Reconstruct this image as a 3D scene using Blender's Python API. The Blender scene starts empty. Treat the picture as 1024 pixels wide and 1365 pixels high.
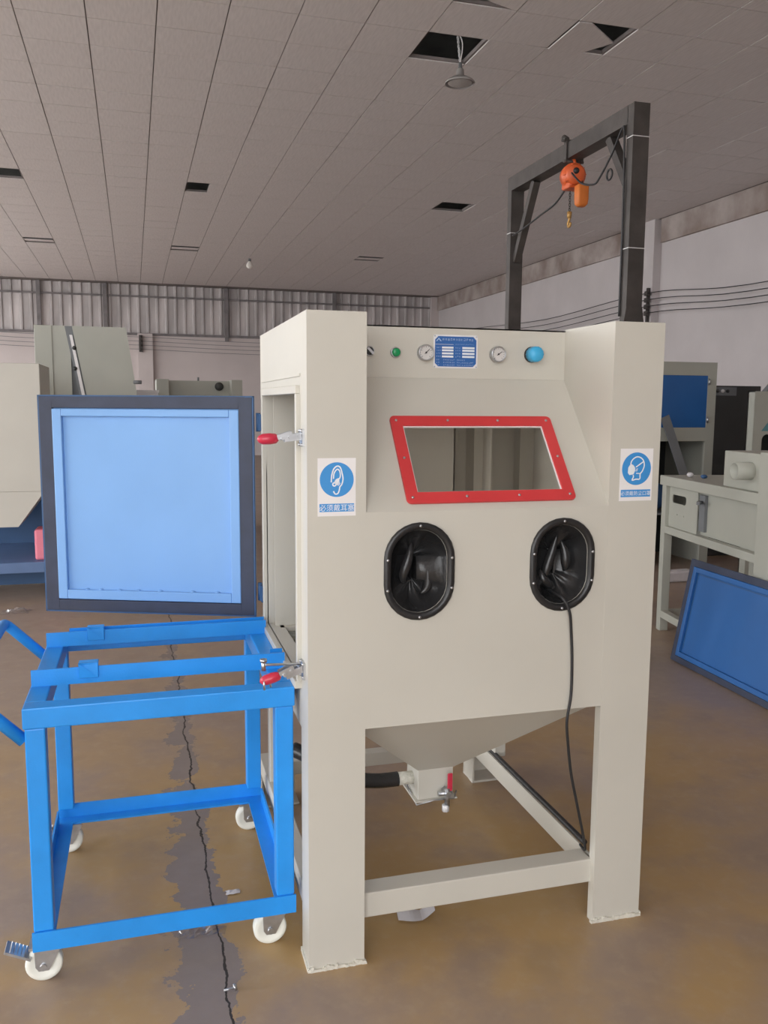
import bpy, bmesh, math, random
from mathutils import Matrix, Vector
random.seed(7)
scene = bpy.context.scene
COL = scene.collection
PI = math.pi

# ------------------------------------------------------------------ camera
CAM = Vector((-0.4001, -2.1284, 1.5359)); YAW, PITCH, ROLL, FPX = 0.2762, -0.12411, 0.00686, 1138.5
_f = Vector((math.sin(YAW)*math.cos(PITCH), math.cos(YAW)*math.cos(PITCH), math.sin(PITCH)))
_r0 = Vector((math.cos(YAW), -math.sin(YAW), 0)); _u0 = _r0.cross(_f)
_r = _r0*math.cos(ROLL)+_u0*math.sin(ROLL); _u = -_r0*math.sin(ROLL)+_u0*math.cos(ROLL)
cd = bpy.data.cameras.new('camera'); cam = bpy.data.objects.new('camera', cd); COL.objects.link(cam)
cd.sensor_fit = 'HORIZONTAL'; cd.sensor_width = 36; cd.lens = FPX/1024*36; cd.clip_start = 0.05; cd.clip_end = 300
cam.matrix_world = Matrix(((_r.x, _u.x, -_f.x, CAM.x), (_r.y, _u.y, -_f.y, CAM.y), (_r.z, _u.z, -_f.z, CAM.z), (0, 0, 0, 1)))
scene.camera = cam

# ------------------------------------------------------------------ world and light
w = bpy.data.worlds.new('World'); scene.world = w; w.use_nodes = True
bgn = w.node_tree.nodes['Background']
bgn.inputs[0].default_value = (0.975, 0.985, 1.0, 1); bgn.inputs[1].default_value = 5.0
vs = scene.view_settings
vs.view_transform = 'Standard'; vs.look = 'None'; vs.gamma = 1.0; vs.use_curve_mapping = False; vs.exposure = 0.0
scene.cycles.diffuse_bounces = 7; scene.cycles.max_bounces = 12

THETA = 0.0085        # the hall is turned a touch against the cabinet
def RW(x, y, z=0.0):  # hall frame -> world
    c, s = math.cos(THETA), math.sin(THETA)
    return Vector((x*c-y*s, x*s+y*c, z))
CEIL = 4.936; XR = 8.97; XL = -8.0; YB = 24.05; YF = -5.5
def portal(name, loc, rot, sx, sy):
    l = bpy.data.lights.new(name, 'AREA'); l.shape = 'RECTANGLE'; l.size = sx; l.size_y = sy
    l.cycles.is_portal = True
    o = bpy.data.objects.new(name, l); COL.objects.link(o); o.location = loc; o.rotation_euler = rot
# daylight enters by the wide doorways of the left and the front wall
portal('doorway_daylight', RW(XL-.1, 3.0, 2.3), (0, -PI/2, THETA), 4.6, 14.0)
portal('gate_daylight', RW(-2.5, YF-.1, 2.3), (PI/2, 0, THETA), 5.0, 4.6)
portal('far_doorway_daylight', RW(XL-.1, 17, 2.3), (0, -PI/2, THETA), 4.6, 11.0)

# ------------------------------------------------------------------ materials
MATS = {}
def mat(name, col, rough=.5, metal=0.0, var=.08, scale=6.0, bump=0.0, bscale=60.0, spec=.5, stretch=None, col2=None, coat=0.0):
    m = bpy.data.materials.new(name); m.use_nodes = True; MATS[name] = m
    nt = m.node_tree; N = nt.nodes; L = nt.links
    b = N['Principled BSDF']
    b.inputs['Roughness'].default_value = rough; b.inputs['Metallic'].default_value = metal
    b.inputs['Specular IOR Level'].default_value = spec
    if coat: b.inputs['Coat Weight'].default_value = coat; b.inputs['Coat Roughness'].default_value = .15
    tc = N.new('ShaderNodeTexCoord'); mp = N.new('ShaderNodeMapping')
    L.new(tc.outputs['Object'], mp.inputs[0])
    if stretch: mp.inputs['Scale'].default_value = stretch
    no = N.new('ShaderNodeTexNoise'); no.inputs['Scale'].default_value = scale; no.inputs['Detail'].default_value = 5
    L.new(mp.outputs[0], no.inputs[0])
    rp = N.new('ShaderNodeValToRGB')
    c2 = col2 or tuple(min(1, c*(1+var)) for c in col)
    c1 = col if col2 else tuple(c*(1-var) for c in col)
    rp.color_ramp.elements[0].position = .3; rp.color_ramp.elements[0].color = (*c1, 1)
    rp.color_ramp.elements[1].position = .7; rp.color_ramp.elements[1].color = (*c2, 1)
    L.new(no.outputs[0], rp.inputs[0]); L.new(rp.outputs[0], b.inputs['Base Color'])
    if bump:
        n2 = N.new('ShaderNodeTexNoise'); n2.inputs['Scale'].default_value = bscale; n2.inputs['Detail'].default_value = 4
        L.new(mp.outputs[0], n2.inputs[0])
        bp = N.new('ShaderNodeBump'); bp.inputs['Strength'].default_value = bump; bp.inputs['Distance'].default_value = .01
        L.new(n2.outputs[0], bp.inputs['Height']); L.new(bp.outputs[0], b.inputs['Normal'])
    return m
BEIGE = mat('cream_grey_paint', (.56, .54, .48), .42, var=.03, scale=3, bump=.02, bscale=250)
BEIGE2 = mat('green_grey_paint', (.40, .405, .355), .5, var=.05, scale=3)
WELD = mat('weld_bead_paint', (.70, .68, .60), .5, var=.1, scale=80, bump=.6, bscale=150)
BLUE = mat('bright_blue_paint', (.018, .285, .80), .36, var=.07, scale=9, bump=.05, bscale=180)
DBLUE = mat('door_blue_with_glare', (.20, .40, .74), .36, var=.05, scale=2.5, bump=.02, bscale=200)  # paler than the panel blue: glare on the door is put into the colour
PBLUE = mat('panel_blue_paint', (.02, .115, .35), .42, var=.06, scale=3)
NBLUE = mat('navy_blue_paint', (.03, .09, .21), .5, var=.1, scale=5)
BLKBLUE = mat('rubber_seal', (.030, .040, .075), .5, var=.15, scale=14, bump=.1)
RUBBER = mat('black_rubber', (.022, .022, .023), .27, var=.2, scale=12, bump=.15, bscale=40)
RING = mat('black_plastic_ring', (.02, .02, .021), .35, var=.15, scale=20)
RED = mat('red_plastic', (.62, .045, .05), .4, var=.05, scale=10)
REDPVC = mat('red_grip', (.55, .03, .065), .3, var=.06, scale=20)
STEEL = mat('zinc_steel', (.50, .51, .53), .38, 1.0, var=.12, scale=40)
DSTEEL = mat('dark_steel', (.070, .062, .058), .5, .2, var=.25, scale=8, bump=.08)
WHITE = mat('white_sheet', (.80, .78, .78), .55, var=.02, scale=6)
NYLON = mat('white_nylon', (.82, .83, .76), .4, var=.03, scale=10)
SIGNBLUE = mat('sign_blue', (.045, .28, .66), .5, var=.03, scale=8)
PLATEBLUE = mat('nameplate_blue', (.03, .13, .40), .4, var=.06, scale=20)
INKW = mat('white_print', (.78, .82, .86), .5, var=.02)
INKL = mat('pale_blue_print', (.42, .54, .74), .5, var=.05)
INKB = mat('black_print', (.03, .03, .03), .5, var=.05)
ALU = mat('aluminium', (.78, .78, .79), .45, .15, var=.06, scale=30)
GREEN = mat('green_button_plastic', (.01, .30, .10), .35, var=.06, scale=20)
KNOB = mat('sky_blue_knob', (.05, .40, .70), .4, var=.05, scale=20)
BLACK = mat('black_plastic', (.02, .02, .022), .45, var=.15, scale=15)
ORANGE = mat('orange_enamel', (.62, .11, .03), .4, var=.15, scale=14)
ORANGE2 = mat('orange_bag', (.62, .17, .03), .55, var=.1, scale=10)
BRASS = mat('worn_yellow_hook', (.45, .26, .08), .45, .3, var=.15, scale=25)
PINK = mat('pink_plastic', (.80, .22, .30), .45, var=.05, scale=8)
WALLW = mat('whitewashed_wall', (.60, .565, .57), .85, var=.05, scale=1.2, bump=.12, bscale=14)
WALLP = mat('whitewash_pinkish', (.62, .56, .55), .85, var=.05, scale=1.0, bump=.12, bscale=14)
DIRTY = mat('stained_concrete', (.24, .185, .16), .9, scale=1.7, col2=(.50, .45, .43), bump=.3, bscale=20)
VOID = mat('roof_void', (.33, .335, .315), .9, var=.2, scale=2)
TILE = mat('gypsum_tile', (.61, .575, .57), .85, scale=5, col2=(.69, .65, .645), bump=.06, bscale=30, stretch=(9, 1.2, 1))
BAR = mat('ceiling_bar', (.20, .175, .17), .7, var=.2, scale=4)
CORR = mat('galvanised_sheet', (.36, .34, .34), .55, .1, scale=.9, col2=(.66, .62, .62), stretch=(3, 1, .6))
CORRD = mat('dark_post_paint', (.20, .185, .19), .6, var=.2)
BLKCAB = mat('black_cabinet_paint', (.032, .034, .033), .5, var=.2, scale=3)
GREY = mat('grey_paint', (.17, .18, .19), .6, var=.1, scale=4)
TEAL = mat('teal_panel', (.10, .25, .28), .5, var=.1)
PAPER = mat('paper_scrap', (.62, .60, .62), .8, var=.05, scale=12)
BULB = mat('opal_bulb', (.75, .72, .68), .25, var=.03)
DIALW = mat('dial_face', (.62, .60, .58), .4, var=.03)
YSIGN = mat('brown_wood', (.22, .12, .06), .7, var=.2)

def glass_mat(name, tint, gloss, rough):
    m = bpy.data.materials.new(name); m.use_nodes = True; nt = m.node_tree; N = nt.nodes; L = nt.links
    N.remove(N['Principled BSDF'])
    t = N.new('ShaderNodeBsdfTransparent'); t.inputs[0].default_value = (*tint, 1)
    g = N.new('ShaderNodeBsdfGlossy'); g.inputs['Roughness'].default_value = rough
    no = N.new('ShaderNodeTexNoise'); no.inputs['Scale'].default_value = 6
    ma = N.new('ShaderNodeMath'); ma.operation = 'MULTIPLY'; ma.inputs[1].default_value = gloss*2
    L.new(no.outputs[0], ma.inputs[0])
    mx = N.new('ShaderNodeMixShader'); L.new(ma.outputs[0], mx.inputs[0]); L.new(t.outputs[0], mx.inputs[1]); L.new(g.outputs[0], mx.inputs[2])
    L.new(mx.outputs[0], N['Material Output'].inputs[0]); return m
GLASS = glass_mat('dusty_glass', (.94, .92, .89), .06, .15)
FILM = glass_mat('clear_film', (.90, .90, .92), .22, .12)

def floor_mat():
    m = bpy.data.materials.new('epoxy_floor'); m.use_nodes = True; nt = m.node_tree; N = nt.nodes; L = nt.links
    b = N['Principled BSDF']; geo = N.new('ShaderNodeNewGeometry'); P = geo.outputs['Position']
    sep = N.new('ShaderNodeSeparateXYZ'); L.new(P, sep.inputs[0])
    def math_(op, a, c=None, d=None, clamp=False):
        n = N.new('ShaderNodeMath'); n.operation = op; n.use_clamp = clamp
        for i, v in enumerate((a, c, d)):
            if v is None: continue
            if isinstance(v, (int, float)): n.inputs[i].default_value = v
            else: L.new(v, n.inputs[i])
        return n.outputs[0]
    def noise(scale, det=4, rough=.55, stretch=None):
        n = N.new('ShaderNodeTexNoise'); n.inputs['Scale'].default_value = scale; n.inputs['Detail'].default_value = det; n.inputs['Roughness'].default_value = rough
        if stretch:
            mp = N.new('ShaderNodeMapping'); mp.inputs['Scale'].default_value = stretch; L.new(P, mp.inputs[0]); L.new(mp.outputs[0], n.inputs[0])
        else: L.new(P, n.inputs[0])
        return n.outputs[0]
    def mix(fac, c1, c2):
        n = N.new('ShaderNodeMix'); n.data_type = 'RGBA'; L.new(fac, n.inputs[0])
        for i, c in ((6, c1), (7, c2)):
            if isinstance(c, tuple): n.inputs[i].default_value = (*c, 1)
            else: L.new(c, n.inputs[i])
        return n.outputs[2]
    def smooth(v, lo, hi):
        n = N.new('ShaderNodeMapRange'); n.interpolation_type = 'SMOOTHSTEP'; L.new(v, n.inputs[0])
        n.inputs[1].default_value = lo; n.inputs[2].default_value = hi; return n.outputs[0]
    big = noise(.85, 3); mid = noise(3.2, 5, .62); fine = noise(17, 5, .65)
    # ochre coat scuffed to grey brown; the coat is most worn along the aisle beyond the cabinet
    aisle = smooth(math_('ADD', sep.outputs[1], math_('MULTIPLY', big, 1.6)), 1.0, 3.6)
    worn = math_('ADD', smooth(math_('ADD', big, math_('MULTIPLY', mid, .5)), .62, .98), math_('MULTIPLY', aisle, .75), None, True)
    c = mix(worn, (.405, .265, .115), (.315, .24, .195))
    c = mix(math_('MULTIPLY', smooth(mid, .48, .75), .45), c, (.26, .185, .13))
    c = mix(math_('MULTIPLY', smooth(fine, .45, .75), .30), c, (.44, .34, .23))
    st = noise(2.2, 3, .5)
    c = mix(math_('MULTIPLY', smooth(st, .62, .74), .22), c, (.15, .115, .09))
    # crack running away from the camera with the coat broken off on both sides
    wob = math_('MULTIPLY', math_('SUBTRACT', noise(1.7, 2), .5), .10)
    wob2 = math_('MULTIPLY', math_('SUBTRACT', noise(9, 4, .6), .5), .05)
    lin = math_('ADD', math_('MULTIPLY', sep.outputs[1], -.008), -.222)
    dx = math_('SUBTRACT', sep.outputs[0], math_('ADD', lin, math_('ADD', wob, wob2)))
    yw = smooth(sep.outputs[1], 2.2, .3)
    edge = math_('MULTIPLY', math_('SUBTRACT', noise(5.5, 5, .7), .40), .40)
    wl = math_('ADD', math_('MULTIPLY', yw, .085), edge)          # breadth of bare patch, left of the crack
    wr = math_('ADD', math_('MULTIPLY', yw, .005), math_('MULTIPLY', edge, .6))
    inl = math_('MULTIPLY', math_('LESS_THAN', dx, 0), math_('GREATER_THAN', math_('ADD', dx, wl), 0))
    inr = math_('MULTIPLY', math_('GREATER_THAN', dx, 0), math_('GREATER_THAN', math_('SUBTRACT', wr, dx), 0))
    near = math_('LESS_THAN', sep.outputs[1], 3.4)
    patch = math_('MULTIPLY', math_('ADD', inl, inr, None, True), near)
    crackw = math_('MULTIPLY', noise(4, 3), .0065)
    crack = math_('MULTIPLY', math_('LESS_THAN', math_('ABSOLUTE', dx), crackw), math_('LESS_THAN', sep.outputs[1], 6.0))
    c = mix(patch, c, mix(fine, (.21, .175, .16), (.27, .225, .21)))
    c = mix(crack, c, (.03, .024, .02))
    L.new(c, b.inputs['Base Color'])
    r = math_('ADD', math_('MULTIPLY', mid, .25), math_('ADD', math_('MULTIPLY', patch, .25), .30))
    L.new(r, b.inputs['Roughness'])
    bp = N.new('ShaderNodeBump'); bp.inputs['Strength'].default_value = .25; bp.inputs['Distance'].default_value = .004
    hgt = math_('SUBTRACT', math_('MULTIPLY', fine, .3), math_('ADD', math_('MULTIPLY', patch, .6), crack))
    L.new(hgt, bp.inputs['Height']); L.new(bp.outputs[0], b.inputs['Normal'])
    return m
FLOOR = floor_mat()

# ------------------------------------------------------------------ mesh helpers
WM = {}                                   # world matrices of the things
class MB:
    def __init__(s): s.v = []; s.f = []; s.sm = []
    def add(s, vs, fs, smooth=False):
        o = len(s.v); s.v += [tuple(p) for p in vs]; s.f += [tuple(i+o for i in f) for f in fs]; s.sm += [smooth]*len(fs); return s
    def box(s, x0, x1, y0, y1, z0, z1):
        p = [(x, y, z) for x in (x0, x1) for y in (y0, y1) for z in (z0, z1)]
        return s.add(p, [(0, 1, 3, 2), (4, 6, 7, 5), (0, 4, 5, 1), (2, 3, 7, 6), (0, 2, 6, 4), (1, 5, 7, 3)])
    def obox(s, c, ax, ay, az):           # centre and three half axes
        c, ax, ay, az = map(Vector, (c, ax, ay, az))
        p = [c+ax*i+ay*j+az*k for i in (-1, 1) for j in (-1, 1) for k in (-1, 1)]
        return s.add(p, [(0, 1, 3, 2), (4, 6, 7, 5), (0, 4, 5, 1), (2, 3, 7, 6), (0, 2, 6, 4), (1, 5, 7, 3)])
    def bar(s, a, b, wd, ht, up=(0, 0, 1)):
        a, b = Vector(a), Vector(b); d = b-a; u = Vector(up)
        sd = d.cross(u).normalized(); n = sd.cross(d).normalized()
        return s.obox((a+b)/2, d/2, sd*wd/2, n*ht/2)
    def cyl(s, a, b, r, r2=None, n=20, caps=True):
        a, b = Vector(a), Vector(b); r2 = r if r2 is None else r2
        d = (b-a).normalized(); t = Vector((0, 0, 1)) if abs(d.z) < .9 else Vector((1, 0, 0))
        x = d.cross(t).normalized(); y = d.cross(x)
        A = [a+(x*math.cos(2*PI*i/n)+y*math.sin(2*PI*i/n))*r for i in range(n)]
        B = [b+(x*math.cos(2*PI*i/n)+y*math.sin(2*PI*i/n))*r2 for i in range(n)]
        s.add(A+B, [(i, (i+1) % n, n+(i+1) % n, n+i) for i in range(n)], True)
        if caps: s.add(A, [tuple(range(n))[::-1]]); s.add(B, [tuple(range(n))])
        return s
    def tube(s, pts, r, n=10, caps=True, closed=False):
        P = [Vector(p) for p in pts]; m = len(P); rings = []
        ref = None
        for i in range(m):
            d = (P[(i+1) % m]-P[i-1]) if closed else (P[min(i+1, m-1)]-P[max(i-1, 0)])
            d.normalize()
            if ref is None:
                t = Vector((0, 0, 1)) if abs(d.z) < .9 else Vector((1, 0, 0)); ref = d.cross(t).normalized()
            ref = (ref-d*ref.dot(d)).normalized(); y = d.cross(ref)
            rr = r[i] if isinstance(r, (list, tuple)) else r
            rings.append([P[i]+(ref*math.cos(2*PI*k/n)+y*math.sin(2*PI*k/n))*rr for k in range(n)])
        vs = [q for R in rings for q in R]; fs = []
        for i in range(m if closed else m-1):
            j = (i+1) % m
            fs += [(i*n+k, i*n+(k+1) % n, j*n+(k+1) % n, j*n+k) for k in range(n)]
        s.add(vs, fs, True)
        if caps and not closed: s.add(rings[0], [tuple(range(n))[::-1]]); s.add(rings[-1], [tuple(range(n))])
        return s
    def lathe(s, o, d, prof, n=24):        # prof: (radius, distance along d)
        o, d = Vector(o), Vector(d).normalized(); t = Vector((0, 0, 1)) if abs(d.z) < .9 else Vector((1, 0, 0))
        x = d.cross(t).normalized(); y = d.cross(x); vs = []; fs = []
        for r, h in prof: vs += [o+d*h+(x*math.cos(2*PI*k/n)+y*math.sin(2*PI*k/n))*r for k in range(n)]
        for i in range(len(prof)-1): fs += [(i*n+k, i*n+(k+1) % n, (i+1)*n+(k+1) % n, (i+1)*n+k) for k in range(n)]
        return s.add(vs, fs, True)
    def prism(s, poly, off):              # planar polygon (3-D points) pushed by off
        off = Vector(off); A = [Vector(p) for p in poly]; B = [p+off for p in A]; n = len(A)
        return s.add(A+B, [tuple(range(n))[::-1], tuple(range(n, 2*n))]+[(i, (i+1) % n, n+(i+1) % n, n+i) for i in range(n)])
    def ball(s, c, r, n=12, m=8, sz=(1, 1, 1)):
        c = Vector(c); vs = []; fs = []
        for j in range(m+1):
            t = PI*j/m
            for k in range(n): vs.append(c+Vector((r*sz[0]*math.sin(t)*math.cos(2*PI*k/n), r*sz[1]*math.sin(t)*math.sin(2*PI*k/n), r*sz[2]*math.cos(t))))
        for j in range(m): fs += [(j*n+k, (j+1)*n+k, (j+1)*n+(k+1) % n, j*n+(k+1) % n) for k in range(n)]
        return s.add(vs, fs, True)
    def loft(s, loops, closed=True, cap=False):
        n = len(loops[0]); fs = []
        for i in range(len(loops)-1): fs += [(i*n+k, i*n+(k+1) % n, (i+1)*n+(k+1) % n, (i+1)*n+k) for k in range(n)]
        s.add([p for l in loops for p in l], fs, True)
        if cap: s.add(loops[-1], [tuple(range(n))])
        return s
    def mesh(s, name, inv=None):
        me = bpy.data.meshes.new(name); vs_ = s.v if inv is None else [tuple(inv @ Vector(p)) for p in s.v]
        me.from_pydata(vs_, [], s.f); me.validate()
        for p, q in zip(me.polygons, s.sm): p.use_smooth = q
        bm = bmesh.new(); bm.from_mesh(me); bmesh.ops.remove_doubles(bm, verts=bm.verts, dist=1e-6); bmesh.ops.recalc_face_normals(bm, faces=bm.faces); bm.to_mesh(me); bm.free()
        return me
    def build(s, name, material, parent=None, bev=0.0, label=None, solid=0.0):
        inv = WM[parent.name].inverted() if parent else None
        o = bpy.data.objects.new(name, s.mesh(name, inv)); COL.objects.link(o); o.data.materials.append(material)
        if parent: o.parent = parent; WM[o.name] = WM[parent.name]
        else: WM[o.name] = Matrix.Identity(4)
        if solid:
            m = o.modifiers.new('thickness', 'SOLIDIFY'); m.thickness = solid; m.offset = 0
        if bev:
            m = o.modifiers.new('soft_edges', 'BEVEL'); m.width = bev; m.segments = 2; m.limit_method = 'ANGLE'; m.angle_limit = .7
        if label: o['label'] = label
        return o
def tag(o, label, cat, group=None):
    o['label'] = label; o['category'] = cat
    if group: o['group'] = group
    return o
def thing(name, loc, label, cat, group=None, rotz=0.0):
    o = bpy.data.objects.new(name, None); COL.objects.link(o); o.empty_display_size = .1
    o.location = loc; o.rotation_euler = (0, 0, rotz)
    WM[o.name] = Matrix.Translation(Vector(loc)) @ Matrix.Rotation(rotz, 4, 'Z')
    return tag(o, label, cat, group)
def struct(name, mb, material, rot=True):
    o = mb.build(name, material); o['kind'] = 'structure'
    if rot: o.rotation_euler = (0, 0, THETA); WM[o.name] = Matrix.Rotation(THETA, 4, 'Z')
    return o
def hall_child(name, mb, material, parent, **k):      # mb written in hall coordinates, parent turned by THETA
    o = bpy.data.objects.new(name, mb.mesh(name)); COL.objects.link(o); o.data.materials.append(material); o.parent = parent
    WM[o.name] = WM[parent.name]; return o
def text_mesh(body, size, origin, xa, za, depth=0.0):  # lettering lying in the plane of xa, za
    c = bpy.data.curves.new('lettering', 'FONT'); c.body = body; c.size = size; c.align_x = 'CENTER'; c.align_y = 'CENTER'; c.resolution_u = 2
    o = bpy.data.objects.new('lettering', c); COL.objects.link(o)
    me = bpy.data.meshes.new_from_object(o.evaluated_get(bpy.context.evaluated_depsgraph_get()))
    mb = MB(); O, X, Z = Vector(origin), Vector(xa), Vector(za)
    xs = [v.co.x for v in me.vertices]; zs = [v.co.y for v in me.vertices]; cx = (min(xs)+max(xs))/2; cz = (min(zs)+max(zs))/2
    mb.add([O+X*(v.co.x-cx)+Z*(v.co.y-cz) for v in me.vertices], [tuple(p.vertices) for p in me.polygons])
    bpy.data.objects.remove(o); bpy.data.curves.remove(c); bpy.data.meshes.remove(me)
    return mb, max(xs)-min(xs)
def ribbon(mb, pts, wd, O, X, Z, closed=False):        # drawn stroke: 2-D points in the plane O + a X + b Z
    O, X, Z = Vector(O), Vector(X), Vector(Z); P = [Vector((a, b)) for a, b in pts]; n = len(P); L = []; R = []
    for i in range(n):
        d = (P[(i+1) % n]-P[i-1]) if closed else (P[min(i+1, n-1)]-P[max(i-1, 0)])
        d.normalize(); nn = Vector((-d.y, d.x))*wd/2
        L.append(P[i]+nn); R.append(P[i]-nn)
    q = [O+X*p.x+Z*p.y for p in L+R]
    mb.add(q, [(i, (i+1) % n, n+(i+1) % n, n+i) for i in range(n if closed else n-1)]); return mb
def disc(mb, c, r, O, X, Z, n=40, sx=1):
    O, X, Z = Vector(O), Vector(X), Vector(Z)
    mb.add([O+X*(c[0]+r*sx*math.cos(2*PI*i/n))+Z*(c[1]+r*math.sin(2*PI*i/n)) for i in range(n)], [tuple(range(n))]); return mb
def poly(mb, pts, O, X, Z):
    O, X, Z = Vector(O), Vector(X), Vector(Z); mb.add([O+X*a+Z*b for a, b in pts], [tuple(range(len(pts)))]); return mb
def curve(pts, k=6):                                   # Catmull-Rom through 3-D points
    P = [Vector(p) for p in pts]; out = []
    for i in range(len(P)-1):
        a, b, c, d = P[max(i-1, 0)], P[i], P[i+1], P[min(i+2, len(P)-1)]
        for j in range(k):
            t = j/k; out.append(.5*((2*b)+(c-a)*t+(2*a-5*b+4*c-d)*t*t+(3*b-a-3*c+d)*t**3))
    return out+[P[-1]]
def sheet_with_holes(outer, holes, to3d):
    bm = bmesh.new(); edges = []
    for loop in [outer]+holes:
        vs_ = [bm.verts.new(to3d(*p)) for p in loop]
        edges += [bm.edges.new((vs_[i], vs_[(i+1) % len(vs_)])) for i in range(len(vs_))]
    bmesh.ops.triangle_fill(bm, edges=edges, use_beauty=True)
    bm.verts.index_update(); mb = MB(); mb.add([v.co.copy() for v in bm.verts], [tuple(v.index for v in f.verts) for f in bm.faces]); bm.free(); return mb
def stadium(cx, cz, a, b, n=14):                       # half width a, half height b
    out = []
    for k in range(n+1): t = PI*k/n; out.append((cx+a*math.cos(t), cz+(b-a)+a*math.sin(t)))
    for k in range(n+1): t = PI+PI*k/n; out.append((cx+a*math.cos(t), cz-(b-a)+a*math.sin(t)))
    return out
def screw(parent, c, nrm, r=.005, material=None):
    c = Vector(c); n = Vector(nrm).normalized(); mb = MB()
    mb.lathe(c, n, [(r, 0), (r, r*.35), (r*.6, r*.75), (.0004, r*.85)], 8); return mb.build('screw', material or STEEL, parent)

# ------------------------------------------------------------------ the hall
struct('floor', MB().box(XL-.25, XR+.3, YF-.25, YB+.3, -.15, 0), FLOOR)
yard = MB(); yard.box(-40, XL-.25, -35, YB+.3, -.15, -.01).box(XL-.25, 30, -35, YF-.25, -.15, -.01); struct('ground', yard, mat('yard_concrete', (.66, .65, .63), .9, var=.06, scale=.6))
ROOF = 6.2
wr = struct('wall_right', MB().box(XR, XR+.25, YF, YB+.25, 0, ROOF), WALLW)
hall_child('beam', MB().box(XR-.06, XR, YF, 11.9, 4.52, CEIL), DIRTY, wr)
hall_child('beam', MB().box(XR-.06, XR, 12.6, YB, 4.52, CEIL), DIRTY, wr)
for y0 in (11.95, 3.0):
    hall_child('pillar', MB().box(XR-.16, XR, y0, y0+.62, 0, CEIL), WALLW, wr)
wb = struct('wall_back', MB().box(XL, XR, YB, YB+.2, 0, 3.55), WALLP)
for x0 in (-.24, 8.72, -6.2): hall_child('pillar', MB().box(x0, x0+.42 if x0 < 8 else XR, YB-.14, YB, 0, 3.55 if x0 < 8 else CEIL), WALLP, wb)
hall_child('upper_backing', MB().box(XL, XR, YB+.14, YB+.3, 3.55, ROOF), CORRD, wb)
sheet_m = MB()
prof = []
for k in range(3):
    x = k*.262
    prof += [(x, 0), (x+.165, 0), (x+.19, -.045), (x+.235, -.045)]
prof.append((.786, 0))
sheet_m.add([(a, b, z) for z in (0, 1.40) for a, b in prof], [(i, i+1, len(prof)+i+1, len(prof)+i) for i in range(len(prof)-1)])
smesh = sheet_m.mesh('sheet'); smesh.materials.append(CORR)
x = XL
while x < 8.55:
    o = bpy.data.objects.new('corrugated_sheet', smesh); COL.objects.link(o); o.parent = wb; o.location = (x, YB+.06+random.uniform(0, .012), 3.545); x += .786
for x in (-4.75, -2.87, -1.1, 2.32, 5.6): hall_child('post', MB().box(x-.055, x+.055, YB-.08, YB+.03, 3.4, CEIL), CORRD, wb)
hall_child('purlin', MB().box(XL, 8.7, YB-.03, YB+.02, 4.58, 4.63), CORRD, wb)
hall_child('ledge', MB().box(XL, 8.7, YB-.05, YB+.1, 3.50, 3.57), CORRD, wb)
wl_ = MB(); wl_.box(XL-.2, XL, YF, -4, 0, ROOF).box(XL-.2, XL, 10, 11.5, 0, ROOF).box(XL-.2, XL, 22.5, YB+.2, 0, ROOF).box(XL-.2, XL, -4, 10, 4.6, 5.3).box(XL-.2, XL, 11.5, 22.5, 4.6, 5.3)   # open eaves above are added to let light into the roof void
struct('wall_left', wl_, WALLP)
wf_ = MB(); wf_.box(XL, -5, YF-.2, YF, 0, ROOF).box(0, XR, YF-.2, YF, 0, 5.3).box(-5, 0, YF-.2, YF, 4.6, 5.3); struct('wall_front', wf_, WALLP)  # gap under the roof added here too, to light the void
struct('roof', MB().box(XL-.3, XR+.3, YF-.3, YB+.4, ROOF, ROOF+.15), VOID)

# suspended ceiling: bars, then every tile a piece of its own
TX0, TXS, TY0, TYS = -.121, .6, 5.135, .615
kx0, kx1 = math.ceil((XL-TX0)/TXS), math.floor((XR-TX0)/TXS)
ky0, ky1 = math.ceil((YF-TY0)/TYS), math.floor((YB-TY0)/TYS)
bars = MB()
for k in range(kx0, kx1+1): bars.box(TX0+k*TXS-.017, TX0+k*TXS+.017, YF, YB+.1, CEIL+.014, CEIL+.05)
for k in range(ky0, ky1+1): bars.box(XL, XR, TY0+k*TYS-.012, TY0+k*TYS+.012, CEIL+.013, CEIL+.04)
for (a, b) in ((XL, TX0+kx0*TXS), (TX0+kx1*TXS, XR)): bars.box(a, b, YF, YB, CEIL+.004, CEIL+.012)
for (a, b) in ((YF, TY0+ky0*TYS), (TY0+ky1*TYS, YB+.1)): bars.box(XL, XR, a, b, CEIL+.002, CEIL+.010)
ceil = struct('ceiling', bars, BAR)
def cell(x, y): return (math.floor((x-TX0)/TXS), math.floor((y-TY0)/TYS))
HOLES = {cell(2.5, 6.1), cell(-2.2, 12.2), cell(4.9, 12.2), cell(.7, 17.7), cell(-2.2, 17.7), cell(4.9, 17.7), cell(3.7, 5.4), cell(2.5, 4.8), cell(.7, 12.2)}
def pix(p):
    q = Vector(p)-CAM; d = q.dot(_f)
    return (512+FPX*q.dot(_r)/d, 682.5-FPX*q.dot(_u)/d) if d > .1 else None
tiles = []
for i in range(kx0, kx1):
    for j in range(ky0, ky1):
        if (i, j) in HOLES: continue
        x0, y0 = TX0+i*TXS, TY0+j*TYS
        q = [pix(RW(x0+a*TXS, y0+b*TYS, CEIL)) for a, b in ((0, 0), (1, 0), (1, 1), (0, 1))]
        area = 0
        if all(q) and max(p[0] for p in q) > 0 and min(p[0] for p in q) < 1024 and max(p[1] for p in q) > 0:
            cl = [(min(1024, max(0, p[0])), max(0, p[1])) for p in q]
            area = abs(sum(cl[k][0]*cl[(k+1) % 4][1]-cl[(k+1) % 4][0]*cl[k][1] for k in range(4)))/2
        tiles.append((area, i, j))
tiles.sort(reverse=True)
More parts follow.
